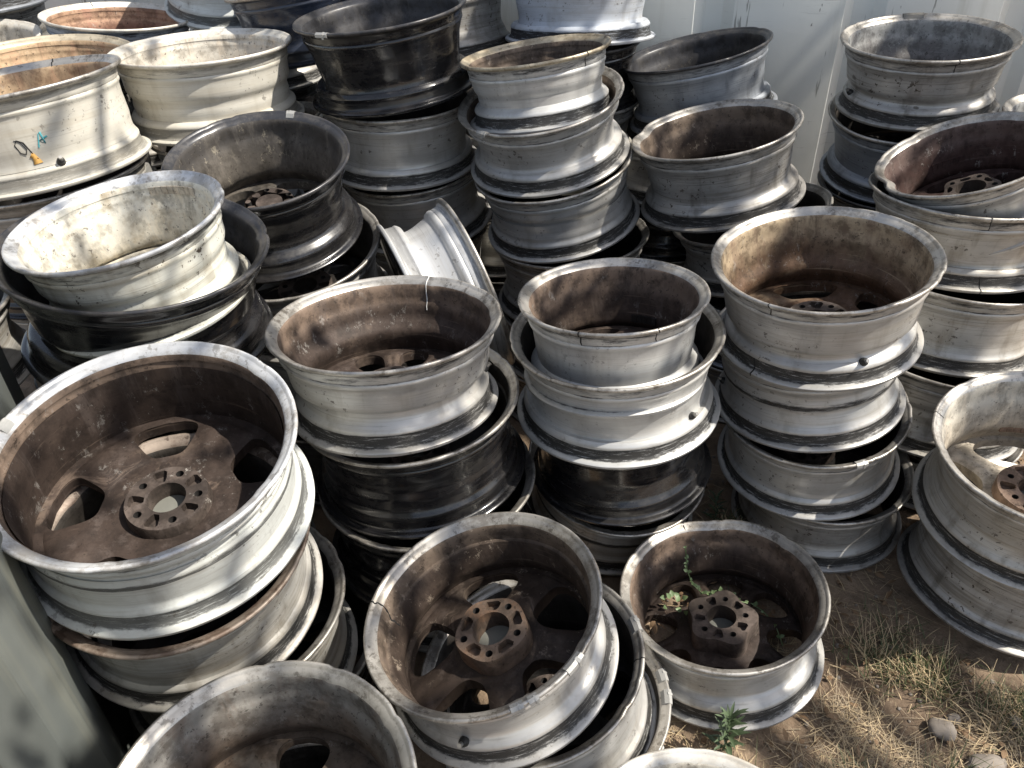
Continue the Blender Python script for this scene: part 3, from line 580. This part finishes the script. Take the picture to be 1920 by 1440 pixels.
FILL=[(-0.191, 1.47, 0.001, 0.24, 0.1891), (-0.382, 0.628, 0.001, 0.237, 0.2866), (-0.807, 1.545, 0.488, 0.24, 0.2403), (-0.799, 1.546, 0.244, 0.24, 0.2403), (-0.807, 1.587, 0.001, 0.24, 0.2403), (-0.556, 2.005, 0.26, 0.235, 0.2557), (-0.555, 1.996, 0.001, 0.235, 0.2557), (-0.3, 2.587, 0.262, 0.238, 0.2584), (-0.303, 2.578, 0.001, 0.238, 0.2584), (0.205, 2.291, 0.188, 0.24, 0.1843), (0.202, 2.293, 0.001, 0.24, 0.1843), (0.799, 2.311, 0.209, 0.238, 0.2047), (0.808, 2.298, 0.001, 0.238, 0.2047), (0.565, 2.753, 0.585, 0.238, 0.1918), (0.572, 2.743, 0.391, 0.238, 0.1918), (0.603, 2.742, 0.196, 0.238, 0.1918), (0.634, 2.728, 0.001, 0.238, 0.1918), (1.263, 2.491, 0.228, 0.237, 0.2238), (1.269, 2.475, 0.001, 0.237, 0.2238), (1.263, 1.882, 0.001, 0.24, 0.1645), (-1.137, 2.068, 0.487, 0.24, 0.2398), (-1.168, 2.016, 0.244, 0.24, 0.2398), (-1.169, 2.016, 0.001, 0.24, 0.2398), (-1.538, 1.716, 0.263, 0.24, 0.2587), (-1.519, 1.693, 0.001, 0.24, 0.2587), (-1.339, 2.5, 0.684, 0.24, 0.2247), (-1.345, 2.494, 0.456, 0.24, 0.2247), (-1.337, 2.503, 0.229, 0.24, 0.2247), (-1.348, 2.508, 0.001, 0.24, 0.2247), (-0.819, 2.346, 0.71, 0.203, 0.2333), (-0.819, 2.346, 0.474, 0.203, 0.2333), (-0.83, 2.407, 0.237, 0.24, 0.2333), (-0.839, 2.409, 0.001, 0.24, 0.2333), (-1.325, 2.99, 0.681, 0.239, 0.2235), (-1.323, 2.97, 0.454, 0.239, 0.2235), (-1.3, 2.979, 0.228, 0.239, 0.2235), (-1.326, 2.995, 0.001, 0.239, 0.2235), (-0.883, 3.193, 0.871, 0.24, 0.2146), (-0.907, 3.183, 0.654, 0.24, 0.2146), (-0.874, 3.19, 0.436, 0.24, 0.2146), (-0.868, 3.164, 0.219, 0.24, 0.2146), (-0.894, 3.184, 0.001, 0.24, 0.2146), (-1.74, 2.775, 0.684, 0.237, 0.2245), (-1.756, 2.765, 0.456, 0.237, 0.2245), (-1.743, 2.755, 0.229, 0.237, 0.2245), (-1.738, 2.777, 0.001, 0.237, 0.2245), (-1.89, 3.204, 0.927, 0.237, 0.2286), (-1.84, 3.231, 0.696, 0.237, 0.2286), (-1.849, 3.219, 0.464, 0.237, 0.2286), (-1.846, 3.21, 0.233, 0.237, 0.2286), (-1.851, 3.229, 0.001, 0.237, 0.2286), (-0.459, 2.979, 0.598, 0.221, 0.196), (-0.662, 2.793, 0.399, 0.203, 0.196), (-0.662, 2.793, 0.2, 0.203, 0.196), (-0.662, 2.813, 0.001, 0.203, 0.196), (-0.017, 2.933, 0.703, 0.235, 0.231), (-0.027, 2.945, 0.469, 0.235, 0.231), (-0.02, 2.945, 0.235, 0.235, 0.231), (-0.003, 2.928, 0.001, 0.235, 0.231), (1.661, 2.215, 0.493, 0.237, 0.2429), (1.67, 2.206, 0.247, 0.237, 0.2429), (1.657, 2.216, 0.001, 0.237, 0.2429), (0.258, 2.825, 0.864, 0.207, 0.2), (0.265, 2.82, 0.662, 0.207, 0.2)]

# ------------------------------------------------------------ ground
def gh(x, y):
    return .012*noise.noise(Vector((x*2.3, y*2.3, 1)))+.006*noise.noise(Vector((x*8, y*8, 3)))+.003*noise.noise(Vector((x*25, y*25, 5)))-.006
def ground_mat():
    g = NG('dry_soil')
    n1 = g.noise(2.2, 5, .6, w=1.0); n2 = g.noise(14, 6, .7, w=2.0); n3 = g.noise(90, 4, .7, w=3.0)
    c = g.mix(g.ramp(n1, .35, .65), (.15, .105, .070), (.35, .255, .17))
    c = g.mix(g.math('MULTIPLY', g.ramp(n2, .45, .7), .7), c, (.065, .045, .030))
    c = g.mix(g.math('MULTIPLY', g.ramp(n3, .55, .72), .55), c, (.33, .26, .18))
    g.bump(g.math('ADD', n2, g.math('MULTIPLY', n3, .4)), .9, .012)
    return g.set(Base_Color=c, Roughness=.95)
MG = ground_mat()
V, F = [], []
X0, X1_, Y0, Y1_ = -1.6, 2.4, -.4, 3.4; nx, ny = 200, 190
for j in range(ny+1):
    for i in range(nx+1):
        x = X0+(X1_-X0)*i/nx; y = Y0+(Y1_-Y0)*j/ny
        e = min(i, nx-i, j, ny-j)/8; V.append((x, y, gh(x, y)*min(1, e)))
for j in range(ny):
    for i in range(nx):
        a = j*(nx+1)+i; F.append((a, a+1, a+nx+2, a+nx+1))
# skirt out to the horizon
b = len(V); big = 400
ring = [(-big, -big, 0), (big, -big, 0), (big, big, 0), (-big, big, 0)]
V += ring
cs = [0, nx, ny*(nx+1)+nx, ny*(nx+1)]
for k in range(4):
    F.append((b+k, b+(k+1) % 4, cs[(k+1) % 4], cs[k]))
V += []
g_ = link('ground', new_mesh('ground', V, F, [MG])); tag(g_, kind='structure')

# ------------------------------------------------------------ walls
def wall_mat(name, base, low, streak=.5):
    g = NG(name)
    n1 = g.noise(1.6, 4, .6, w=1.0); v = g.noise(3.2, 5, .65, (3, 3, .16), w=2.0); d = g.noise(40, 4, .7, w=4.0); ch = g.noise(7, 6, .8, (1.6, 1.6, .5), w=9.0)
    c = g.mix(g.ramp(n1, .3, .7), base, low)
    c = g.mix(g.math('MULTIPLY', g.ramp(v, .52, .72), streak), c, (.36, .34, .24))
    c = g.mix(g.math('MULTIPLY', g.ramp(g.noise(26, 4, .7, (1, 1, .09), w=5.0), .62, .66), .6), c, (.07, .065, .05))
    c = g.mix(g.math('MULTIPLY', g.ramp(ch, .655, .67), .9), c, (.045, .035, .025))
    c = g.mix(g.math('MULTIPLY', g.ramp(d, .72, .75), .6), c, (.08, .07, .05))
    sc = g.noise(5, 5, .7, (1, 1, 30), w=13.0); sm = g.noise(3, 3, .6, w=15.0)
    c = g.mix(g.math('MULTIPLY', g.math('MULTIPLY', g.ramp(sc, .60, .66), g.ramp(sm, .5, .6)), .6), c, (.16, .15, .13))
    g.bump(g.math('ADD', n1, g.math('MULTIPLY', d, .2)), .15, .01)
    return g.set(Base_Color=c, Roughness=.5, Metallic=0.0)
def corrugated(name, A, B, z0, z1, pitch, depth, mat, prof, thick=.0025):
    """sheet from A to B (plan), vertical corrugation; prof = [(t, d)] over one pitch"""
    A = Vector(A); B = Vector(B); L = (B-A).length; u = (B-A)/L; nrm = Vector((u.y, -u.x))
    pts = []; s = 0
    while s < L:
        for t, d in prof:
            q = s+t*pitch
            if q <= L: pts.append((q, d*depth))
        s += pitch
    V, F = [], []
    zs = [z0+(z1-z0)*i/24 for i in range(25)]
    m = len(zs)
    for side in (0, 1):
        for (q, d) in pts:
            for z in zs:
                dd = d+.0025*noise.noise(Vector((q*1.3, z*1.3, 4)))-side*thick
                p_ = A+u*q+nrm*dd; V.append((p_.x, p_.y, z))
    n = len(pts)
    for side in (0, 1):
        o_ = side*n*m
        for i in range(n-1):
            for j in range(m-1):
                f = (o_+i*m+j, o_+(i+1)*m+j, o_+(i+1)*m+j+1, o_+i*m+j+1)
                F.append(f if side == 0 else tuple(reversed(f)))
    me = new_mesh(name, V, F, [mat], smooth=True, sharp=12)
    return me
CP = [(0, 0), (.40, 0), (.405, -.01), (.475, -1), (.48, -1), (.60, -1), (.605, -.99), (.675, -.01), (.68, 0)]
MW = wall_mat('pale_container_paint', (.83, .84, .79), (.78, .80, .76))
root = bpy.data.objects.new('container_wall', None); COL.objects.link(root)
tag(root, 'pale greenish white corrugated steel wall behind the stacks', 'wall')
link('wall_panel', corrugated('wall_panel', (.47, 3.049), (3.6, 2.58), 0.0, 2.6, .50, .036, MW, [(t, d) for t, d in CP]), root)
link('wall_panel', corrugated('wall_panel', (-3.2, 4.28), (.455, 3.075), 0.0, 2.6, .50, .036, MW, CP), root)
# post between the two panels
V, F = [], []
for (x, y) in ((.448, 3.070), (.478, 3.061), (.482, 3.10), (.452, 3.11)):
    V += [(x, y, 0), (x, y, 2.62)]
F = [(0, 2, 3, 1), (2, 4, 5, 3), (4, 6, 7, 5), (6, 0, 1, 7), (1, 3, 5, 7)]
link('seam_post', new_mesh('seam_post', V, F, [plain('seam_dark', (.12, .13, .12), .7)], smooth=False), root)
MW2 = wall_mat('grey_panel_paint', (.17, .18, .168), (.105, .115, .108), .3)
pw = link('grey_panel', corrugated('grey_panel', (-1.085, 1.46), (-.42, .01), -.02, 1.25, .42, .035, MW2, [(0, 0), (.44, 0), (.46, -.05), (.58, -.95), (.60, -1), (.80, -1), (.82, -.95), (.94, -.05), (.96, 0)]))
tag(pw, 'grey ribbed metal side panel dappled with light at the left edge', 'panel')

# ------------------------------------------------------------ rims
for r in RIMS: build_rim(*r)
fins = ['dull', 'silver', 'black', 'warm', 'dull', 'blue']
for i, (x, y, z, R, H) in enumerate(FILL):
    k = i % 6
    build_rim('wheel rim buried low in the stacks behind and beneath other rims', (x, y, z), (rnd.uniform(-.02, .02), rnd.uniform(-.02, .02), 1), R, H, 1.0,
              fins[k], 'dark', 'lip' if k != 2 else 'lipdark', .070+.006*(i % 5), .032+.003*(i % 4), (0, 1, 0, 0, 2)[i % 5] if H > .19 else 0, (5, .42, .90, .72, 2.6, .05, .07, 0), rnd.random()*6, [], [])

# ------------------------------------------------------------ plants, straw, stones
def leafmat(name, c0, c1, rough=.6, trans=.3):
    g = NG(name); n = g.noise(22, 3, .6, w=1.5)
    c = g.mix(n, c0, c1)
    return g.set(Base_Color=c, Roughness=rough, Subsurface_Weight=0.0)
M_STRAW = leafmat('straw', (.36, .27, .15), (.64, .50, .31), .7)
M_STRAW2 = leafmat('grey_straw', (.20, .155, .10), (.36, .29, .20), .8)
M_GRASS = leafmat('grass_green', (.05, .07, .025), (.10, .12, .045), .6)
M_LEAFG = leafmat('weed_leaf', (.055, .085, .042), (.095, .13, .068), .5)
M_VINE = leafmat('vine_leaf', (.11, .17, .07), (.19, .26, .12), .5)
M_DRY = leafmat('dry_leaf', (.13, .08, .045), (.27, .17, .09), .8)
M_BARK = plain('bark', (.12, .09, .065), .9, 0, 12, .4, 1)
M_STONE = plain('stone', (.22, .19, .16), .85, 0, 18, .35, .5)
def blade(V, F, p0, az_, tilt, L, wdt, bend, seg=4):
    d = Vector((cos(az_), sin(az_), 0)); s = Vector((-sin(az_), cos(az_), 0)); base = len(V)
    p_ = Vector(p0); ang = tilt
    for i in range(seg+1):
        ww = wdt*(1-.75*i/seg)
        V.append(tuple(p_-s*ww)); V.append(tuple(p_+s*ww))
        p_ = p_+(d*cos(ang)+Vector((0, 0, 1))*sin(ang))*L/seg; ang += bend/seg
    for i in range(seg):
        a = base+i*2; F.append((a, a+1, a+3, a+2))
EX = [(r[1][0], r[1][1], r[3]) for r in RIMS if r[1][2] < .06]
EX2 = EX[:]
def free(x, y, m=.0):
    for (a, b_, r_) in EX:
        dd = math.hypot(x-a, y-b_)
        if dd < r_-.0+m and not (dd < r_-.05 and abs(a-.46) < .06): return False
    return True
Vs, Fs, Fm = [], [], []
clumps = [(rnd.uniform(.25, 1.5), rnd.uniform(.35, 1.5)) for _ in range(46)]
clumps += [(.74, 1.02), (.80, .92), (.62, .84), (.72, .72), (.55, .68), (1.05, .98), (.66, .60), (1.22, .80), (.46, .74)]*3
cnt = 0
while cnt < 7600:
    if rnd.random() < .80:
        c = rnd.choice(clumps); x = rnd.gauss(c[0], .055); y = rnd.gauss(c[1], .045)
    else: x = rnd.uniform(.1, 1.75); y = rnd.uniform(.3, 2.1)
    if not free(x, y): continue
    cnt += 1
    L = rnd.uniform(.015, .085)*(1 if rnd.random() < .9 else 1.7)
    up = rnd.random() < .12
    z = gh(x, y)+rnd.uniform(0.0, .012)
    f0 = len(Fs)
    blade(Vs, Fs, (x, y, z), rnd.uniform(0, 2*pi), rnd.uniform(.5, 1.2) if up else rnd.uniform(-.06, .28), L, rnd.uniform(.0004, .0012), rnd.uniform(-.9, .5), 4)
    Fm += [0 if rnd.random() < .6 else 1]*(len(Fs)-f0)
o = link('straw_litter', new_mesh('straw_litter', Vs, Fs, [M_STRAW, M_STRAW2], Fm)); tag(o, 'dry straw and dead grass strewn over the soil', 'straw', kind='stuff')
Vs, Fs, Fm = [], [], []
tufts = [(.90, 1.18, .10, 420), (.97, 1.12, .07, 260), (1.12, 1.02, .08, 380), (1.20, .99, .06, 240), (.70, .86, .06, 160), (.92, .88, .06, 120), (.55, 1.50, .07, 260), (.62, 1.62, .05, 160), (1.38, .92, .09, 220), (.50, .62, .05, 90), (1.0, .62, .06, 140), (.88, .72, .05, 60), (1.30, .70, .09, 90), (.46, .88, .03, 60)]
for (tx_, ty_, sr, nb) in tufts:
    for _ in range(nb):
        x = rnd.gauss(tx_, sr*.55); y = rnd.gauss(ty_, sr*.5)
        if not free(x, y, .004): continue
        f0 = len(Fs)
        blade(Vs, Fs, (x, y, gh(x, y)), rnd.uniform(0, 2*pi), rnd.uniform(.5, 1.45), rnd.uniform(.03, .09), rnd.uniform(.0007, .0016), rnd.uniform(-1.1, .1), 5)
        Fm += [0 if rnd.random() < .50 else 1]*(len(Fs)-f0)
o = link('grass', new_mesh('grass', Vs, Fs, [M_GRASS, M_STRAW], Fm)); tag(o, 'patchy green and yellow grass on the soil', 'grass', kind='stuff')
def leaf(V, F, p0, d, up, L, W, fold=.25):
    d = Vector(d).normalized(); s = d.cross(Vector(up)).normalized(); n_ = s.cross(d); base = len(V)
    for (t, ww, zz) in ((0, .05, 0), (.25, .8, .02), (.5, 1, .03), (.78, .6, .0), (1, 0.02, -.05)):
        c = Vector(p0)+d*L*t+n_*L*zz
        V += [tuple(c-s*W*ww/2+n_*W*fold*ww), tuple(c), tuple(c+s*W*ww/2+n_*W*fold*ww)]
    for i in range(4):
        a = base+i*3; F += [(a, a+1, a+4, a+3), (a+1, a+2, a+5, a+4)]
Vs, Fs = [], []
for _ in range(700):
    x, y = rnd.uniform(.3, 1.6), rnd.uniform(.4, 1.9)
    if not free(x, y): continue
    leaf(Vs, Fs, (x, y, gh(x, y)+rnd.uniform(.003, .015)), (rnd.uniform(-1, 1), rnd.uniform(-1, 1), rnd.uniform(-.3, .4)), (rnd.uniform(-.5, .5), rnd.uniform(-.5, .5), 1), rnd.uniform(.012, .032), rnd.uniform(.008, .016), rnd.uniform(-.5, .5))
for _ in range(60):
    a_, r_ = rnd.uniform(0, 6.28), rnd.uniform(.08, .19); c_ = [r for r in RIMS if 'green vine' in r[0]][0][1]
    leaf(Vs, Fs, (c_[0]+r_*cos(a_), c_[1]+r_*sin(a_), .012+rnd.uniform(.0, .012)), (rnd.uniform(-1, 1), rnd.uniform(-1, 1), rnd.uniform(-.2, .4)), (rnd.uniform(-.4, .4), rnd.uniform(-.4, .4), 1), rnd.uniform(.012, .03), rnd.uniform(.008, .015), rnd.uniform(-.4, .4))
o = link('leaf_litter', new_mesh('leaf_litter', Vs, Fs, [M_DRY])); tag(o, 'brown fallen leaves scattered on the soil', 'leaves', kind='stuff')
Vs, Fs = [], []
def pebble(V, F, c, sx, sy, sz, ph, nu=14, nv=9):
    base = len(V)
    for j in range(nv+1):
        v = pi*j/nv
        for i in range(nu):
            u = 2*pi*i/nu; d = Vector((cos(u)*sin(v), sin(u)*sin(v), cos(v)))
            k = 1+.22*noise.noise(d*1.1+Vector((ph, 0, 0)))+.08*noise.noise(d*3+Vector((0, ph, 0)))
            V.append((c[0]+d.x*sx*k, c[1]+d.y*sy*k, c[2]+d.z*sz*k))
    for j in range(nv):
        for i in range(nu):
            a = base+j*nu+i; b_ = base+j*nu+(i+1) % nu; F.append((a, a+nu, b_+nu, b_))
for _ in range(700):
    x, y = rnd.uniform(.2, 1.7), rnd.uniform(.35, 2.0)
    if not free(x, y): continue
    s = rnd.uniform(.002, .007); pebble(Vs, Fs, (x, y, gh(x, y)+s*.3), s, s*rnd.uniform(.7, 1.2), s*.6, rnd.random()*50, 7, 5)
o = link('gravel', new_mesh('gravel', Vs, Fs, [M_STONE])); tag(o, 'small clods and grit on the soil', 'gravel', kind='stuff')
for c_, sx, sy, sz, lab in [([0.933, 0.993, 0.0], 0.03, 0.026, 0.018, 'rounded brown stone lying bare on the soil at the lower right'), ([0.975, 1.021, 0.0], 0.016, 0.013, 0.01, 'small pebble right behind the rounded brown stone'), ([0.994, 0.912, 0.0], 0.045, 0.022, 0.012, 'flat long stone half buried near the bottom right corner'), ([1.107, 1.007, 0.0], 0.016, 0.016, 0.01, 'dark reddish lump on straw at the right edge')]:
    V, F = [], []; pebble(V, F, (0, 0, 0), sx, sy, sz, rnd.random()*40, 30, 18)
    o = link('stone', new_mesh('stone', V, F, [M_STONE])); o.location = (c_[0], c_[1], gh(c_[0], c_[1])+sz*.55); o.rotation_euler.z = rnd.uniform(-.6, .2)
    tag(o, lab, 'stone')

# ------------------------------------------------------------ weed in front of the ground rim
def weed(base, hgt, nl, lab, cat='plant', lean=(0, 0)):
    rt = bpy.data.objects.new('weed_plant', None); COL.objects.link(rt); rt.location = base; tag(rt, lab, cat)
    V, F = [], []; P_ = []
    for i in range(9):
        t = i/8; P_.append(Vector((lean[0]*t*t+.004*sin(t*5), lean[1]*t*t, hgt*t)))
    for i in range(8): cyl(V, F, P_[i], P_[i+1]-P_[i], .0022*(1-.6*i/8), .0022*(1-.6*(i+1)/8), (P_[i+1]-P_[i]).length*1.05, 6)
    link('stem', new_mesh('stem', V, F, [M_LEAFG]), rt)
    V, F = [], []
    for i in range(nl):
        t = (i/nl)**.8; k = min(7, int(t*8)); c = P_[k].lerp(P_[k+1], t*8-k)
        a = i*2.4+rnd.random()*.4; L = hgt*(.42 if t < .5 else .36)*rnd.uniform(.7, 1.1)
        leaf(V, F, c, (cos(a), sin(a), .25+.9*t), (0, 0, 1), L, L*.20, .3)
    link('foliage', new_mesh('foliage', V, F, [M_LEAFG]), rt)
    return rt
W1_ = [0.438, 0.963, 0.0]
weed((W1_[0], W1_[1], -.004), .135, 40, 'leafy green weed growing against the lone rim with the vine', lean=(.004, .0))
W2_ = [0.57, 1.655, 0.0]
weed((W2_[0], W2_[1], -.004), .10, 24, 'small dark green weed in the shade between the middle and right stacks')
# vine inside the lone rim
C1 = [r for r in RIMS if 'green vine' in r[0]][0]
cb = Vector(C1[1])
vr = bpy.data.objects.new('vine', None); COL.objects.link(vr); vr.location = cb; tag(vr, 'bright green creeping vine trailing over the spokes inside the lone rim', 'vine')
vp = [Vector(p_) for p_ in ((-.072, .175, .165), (-.068, .165, .135), (-.066, .150, .105), (-.055, .125, .080), (-.035, .100, .075), (.0, .085, .085), (.035, .060, .095), (.06, .045, .10))]
vp2 = [Vector(p_) for p_ in ((-.04, .10, .072), (.01, .115, .065), (.07, .10, .05), (.11, .06, .05), (.125, .01, .06), (.13, -.04, .05))]
V, F = [], []
for P_ in (vp, vp2):
    for i in range(len(P_)-1): cyl(V, F, P_[i], P_[i+1]-P_[i], .0014, .0013, (P_[i+1]-P_[i]).length*1.05, 6)
link('stem', new_mesh('stem', V, F, [M_VINE]), vr)
V, F = [], []
for P_, dn in ((vp, 3), (vp2, 2)):
    for i in range(len(P_)-1):
        for k in range(dn):
            c = P_[i].lerp(P_[i+1], k/dn+.1)
            for sd in (-1, 1):
                if rnd.random() < .35: continue
                L = rnd.uniform(.008, .014)*(.6 if i == 0 else 1)
                leaf(V, F, c, (rnd.uniform(-.6, .6)+sd*.6, rnd.uniform(-.6, .6), rnd.uniform(.2, .8)), (rnd.uniform(-.3, .3), -.6, 1), L, L*.75, .15)
for k in range(9):
    c = Vector((-.105+rnd.uniform(-.02, .03), .075+rnd.uniform(-.02, .03), .045+rnd.uniform(0, .02)))
    leaf(V, F, c, (rnd.uniform(-1, 1), rnd.uniform(-1, 1), .5), (0, -.5, 1), .018, .013, .15)
link('foliage', new_mesh('foliage', V, F, [M_VINE]), vr)

# ------------------------------------------------------------ tree whose crown shades the yard (stands to the right, outside the picture)
TP = Vector((3.9, -1.2, 0))
tr = bpy.data.objects.new('shade_tree', None); COL.objects.link(tr); tr.location = TP; tag(tr, 'leafy tree standing right of the yard, shading it', 'tree')
def cover(x, y):
    """how thick the crown is above each part of the yard"""
    def bl(cx, cy, r, v): return (exp(-((x-cx)**2+(y-cy)**2)/(r*r)), v)
    base = .50; num = base*.35; den = .35
    for wgt, v in (bl(-.95, 2.2, .45, .05), bl(-.77, 1.5, .22, .18), bl(-.35, 2.45, .3, .35), bl(.72, 1.62, .3, .08), bl(.46, 1.22, .28, .08), bl(1.2, 1.35, .3, .10),
                   bl(.12, 2.28, .25, .22), bl(.6, 2.25, .25, .55), bl(1.1, 2.5, .5, .55), bl(-.62, 1.0, .3, .50), bl(-.35, .55, .3, .50), bl(-.05, .95, .25, .35),
                   bl(-.25, 1.45, .22, .22), bl(.24, 1.5, .2, .15), bl(.9, .85, .4, .20), bl(1.3, .5, .3, .25), bl(-1.0, .8, .25, .45)):
        num += wgt*v; den += wgt
    return num/den
V, F = [], []
def leafq(c, r):
    d = Vector((rnd.uniform(-1, 1), rnd.uniform(-1, 1), rnd.uniform(-.6, .4))).normalized()
    n_ = Vector((rnd.uniform(-.7, .7), rnd.uniform(-.7, .7), 1)).normalized(); s = d.cross(n_).normalized(); b0 = len(V)
    for (t, ww) in ((0, .1), (.35, 1), (.7, .75), (1, 0.05)):
        q = c+d*r*(t-.5)*2; V.append(tuple(q-s*r*.55*ww)); V.append(tuple(q+s*r*.55*ww))
    for i in range(3): F.append((b0+2*i, b0+2*i+1, b0+2*i+3, b0+2*i+2))
centres = []
gx = -2.6
while gx < 3.4:
    gy = -.6
    while gy < 4.2:
        x = gx+rnd.uniform(-.08, .08); y = gy+rnd.uniform(-.08, .08)
        cv = cover(x, y) if (-1.5 < x < 1.7 and .2 < y < 2.9) else .07
        if rnd.random() < cv:
            hgt = rnd.uniform(3.3, 4.7)
            centres.append(Vector((x, y, .7))+SDIR*((hgt-.7)/SDIR.z))
        gy += .19
    gx += .19
for c in centres:
    k = rnd.randint(12, 24); sp = rnd.uniform(.06, .13)
    for _ in range(k):
        leafq(c+Vector((rnd.gauss(0, sp), rnd.gauss(0, sp), rnd.gauss(0, sp))), rnd.uniform(.026, .050))
link('crown', new_mesh('crown', V, F, [M_LEAFG]), tr).location = -TP
V, F = [], []
fork = TP+Vector((-.2, .3, 2.3))
def limb(a, b_, ra, rb_, n=7, sag=.12):
    pts = []
    for i in range(n+1):
        t = i/n; p_ = a.lerp(b_, t)+Vector((noise.noise(a*3+Vector((t*3, 0, 0)))*.15, noise.noise(b_*3+Vector((0, t*3, 0)))*.15, sag*sin(pi*t)))
        if i in (0, n): p_ = a.lerp(b_, t)
        pts.append(p_)
    for i in range(n):
        t = i/n; q = pts[i+1]-pts[i]; cyl(V, F, pts[i], q, ra+(rb_-ra)*t, ra+(rb_-ra)*(t+1/n), q.length*1.03, 9)
    return pts
limb(TP, fork, .16, .11, 8, .05)
tg_ = [centres[int(i*len(centres)/9)] for i in range(9)]
heads = []
for t_ in tg_:
    heads += limb(fork, t_, .055, .012, 10, .35)[3:]
for c in centres[::2]:
    h_ = min(heads, key=lambda q: (q-c).length)
    limb(h_, c, .007, .003, 3, .05)
link('trunk', new_mesh('trunk', V, F, [M_BARK]), tr).location = -TP
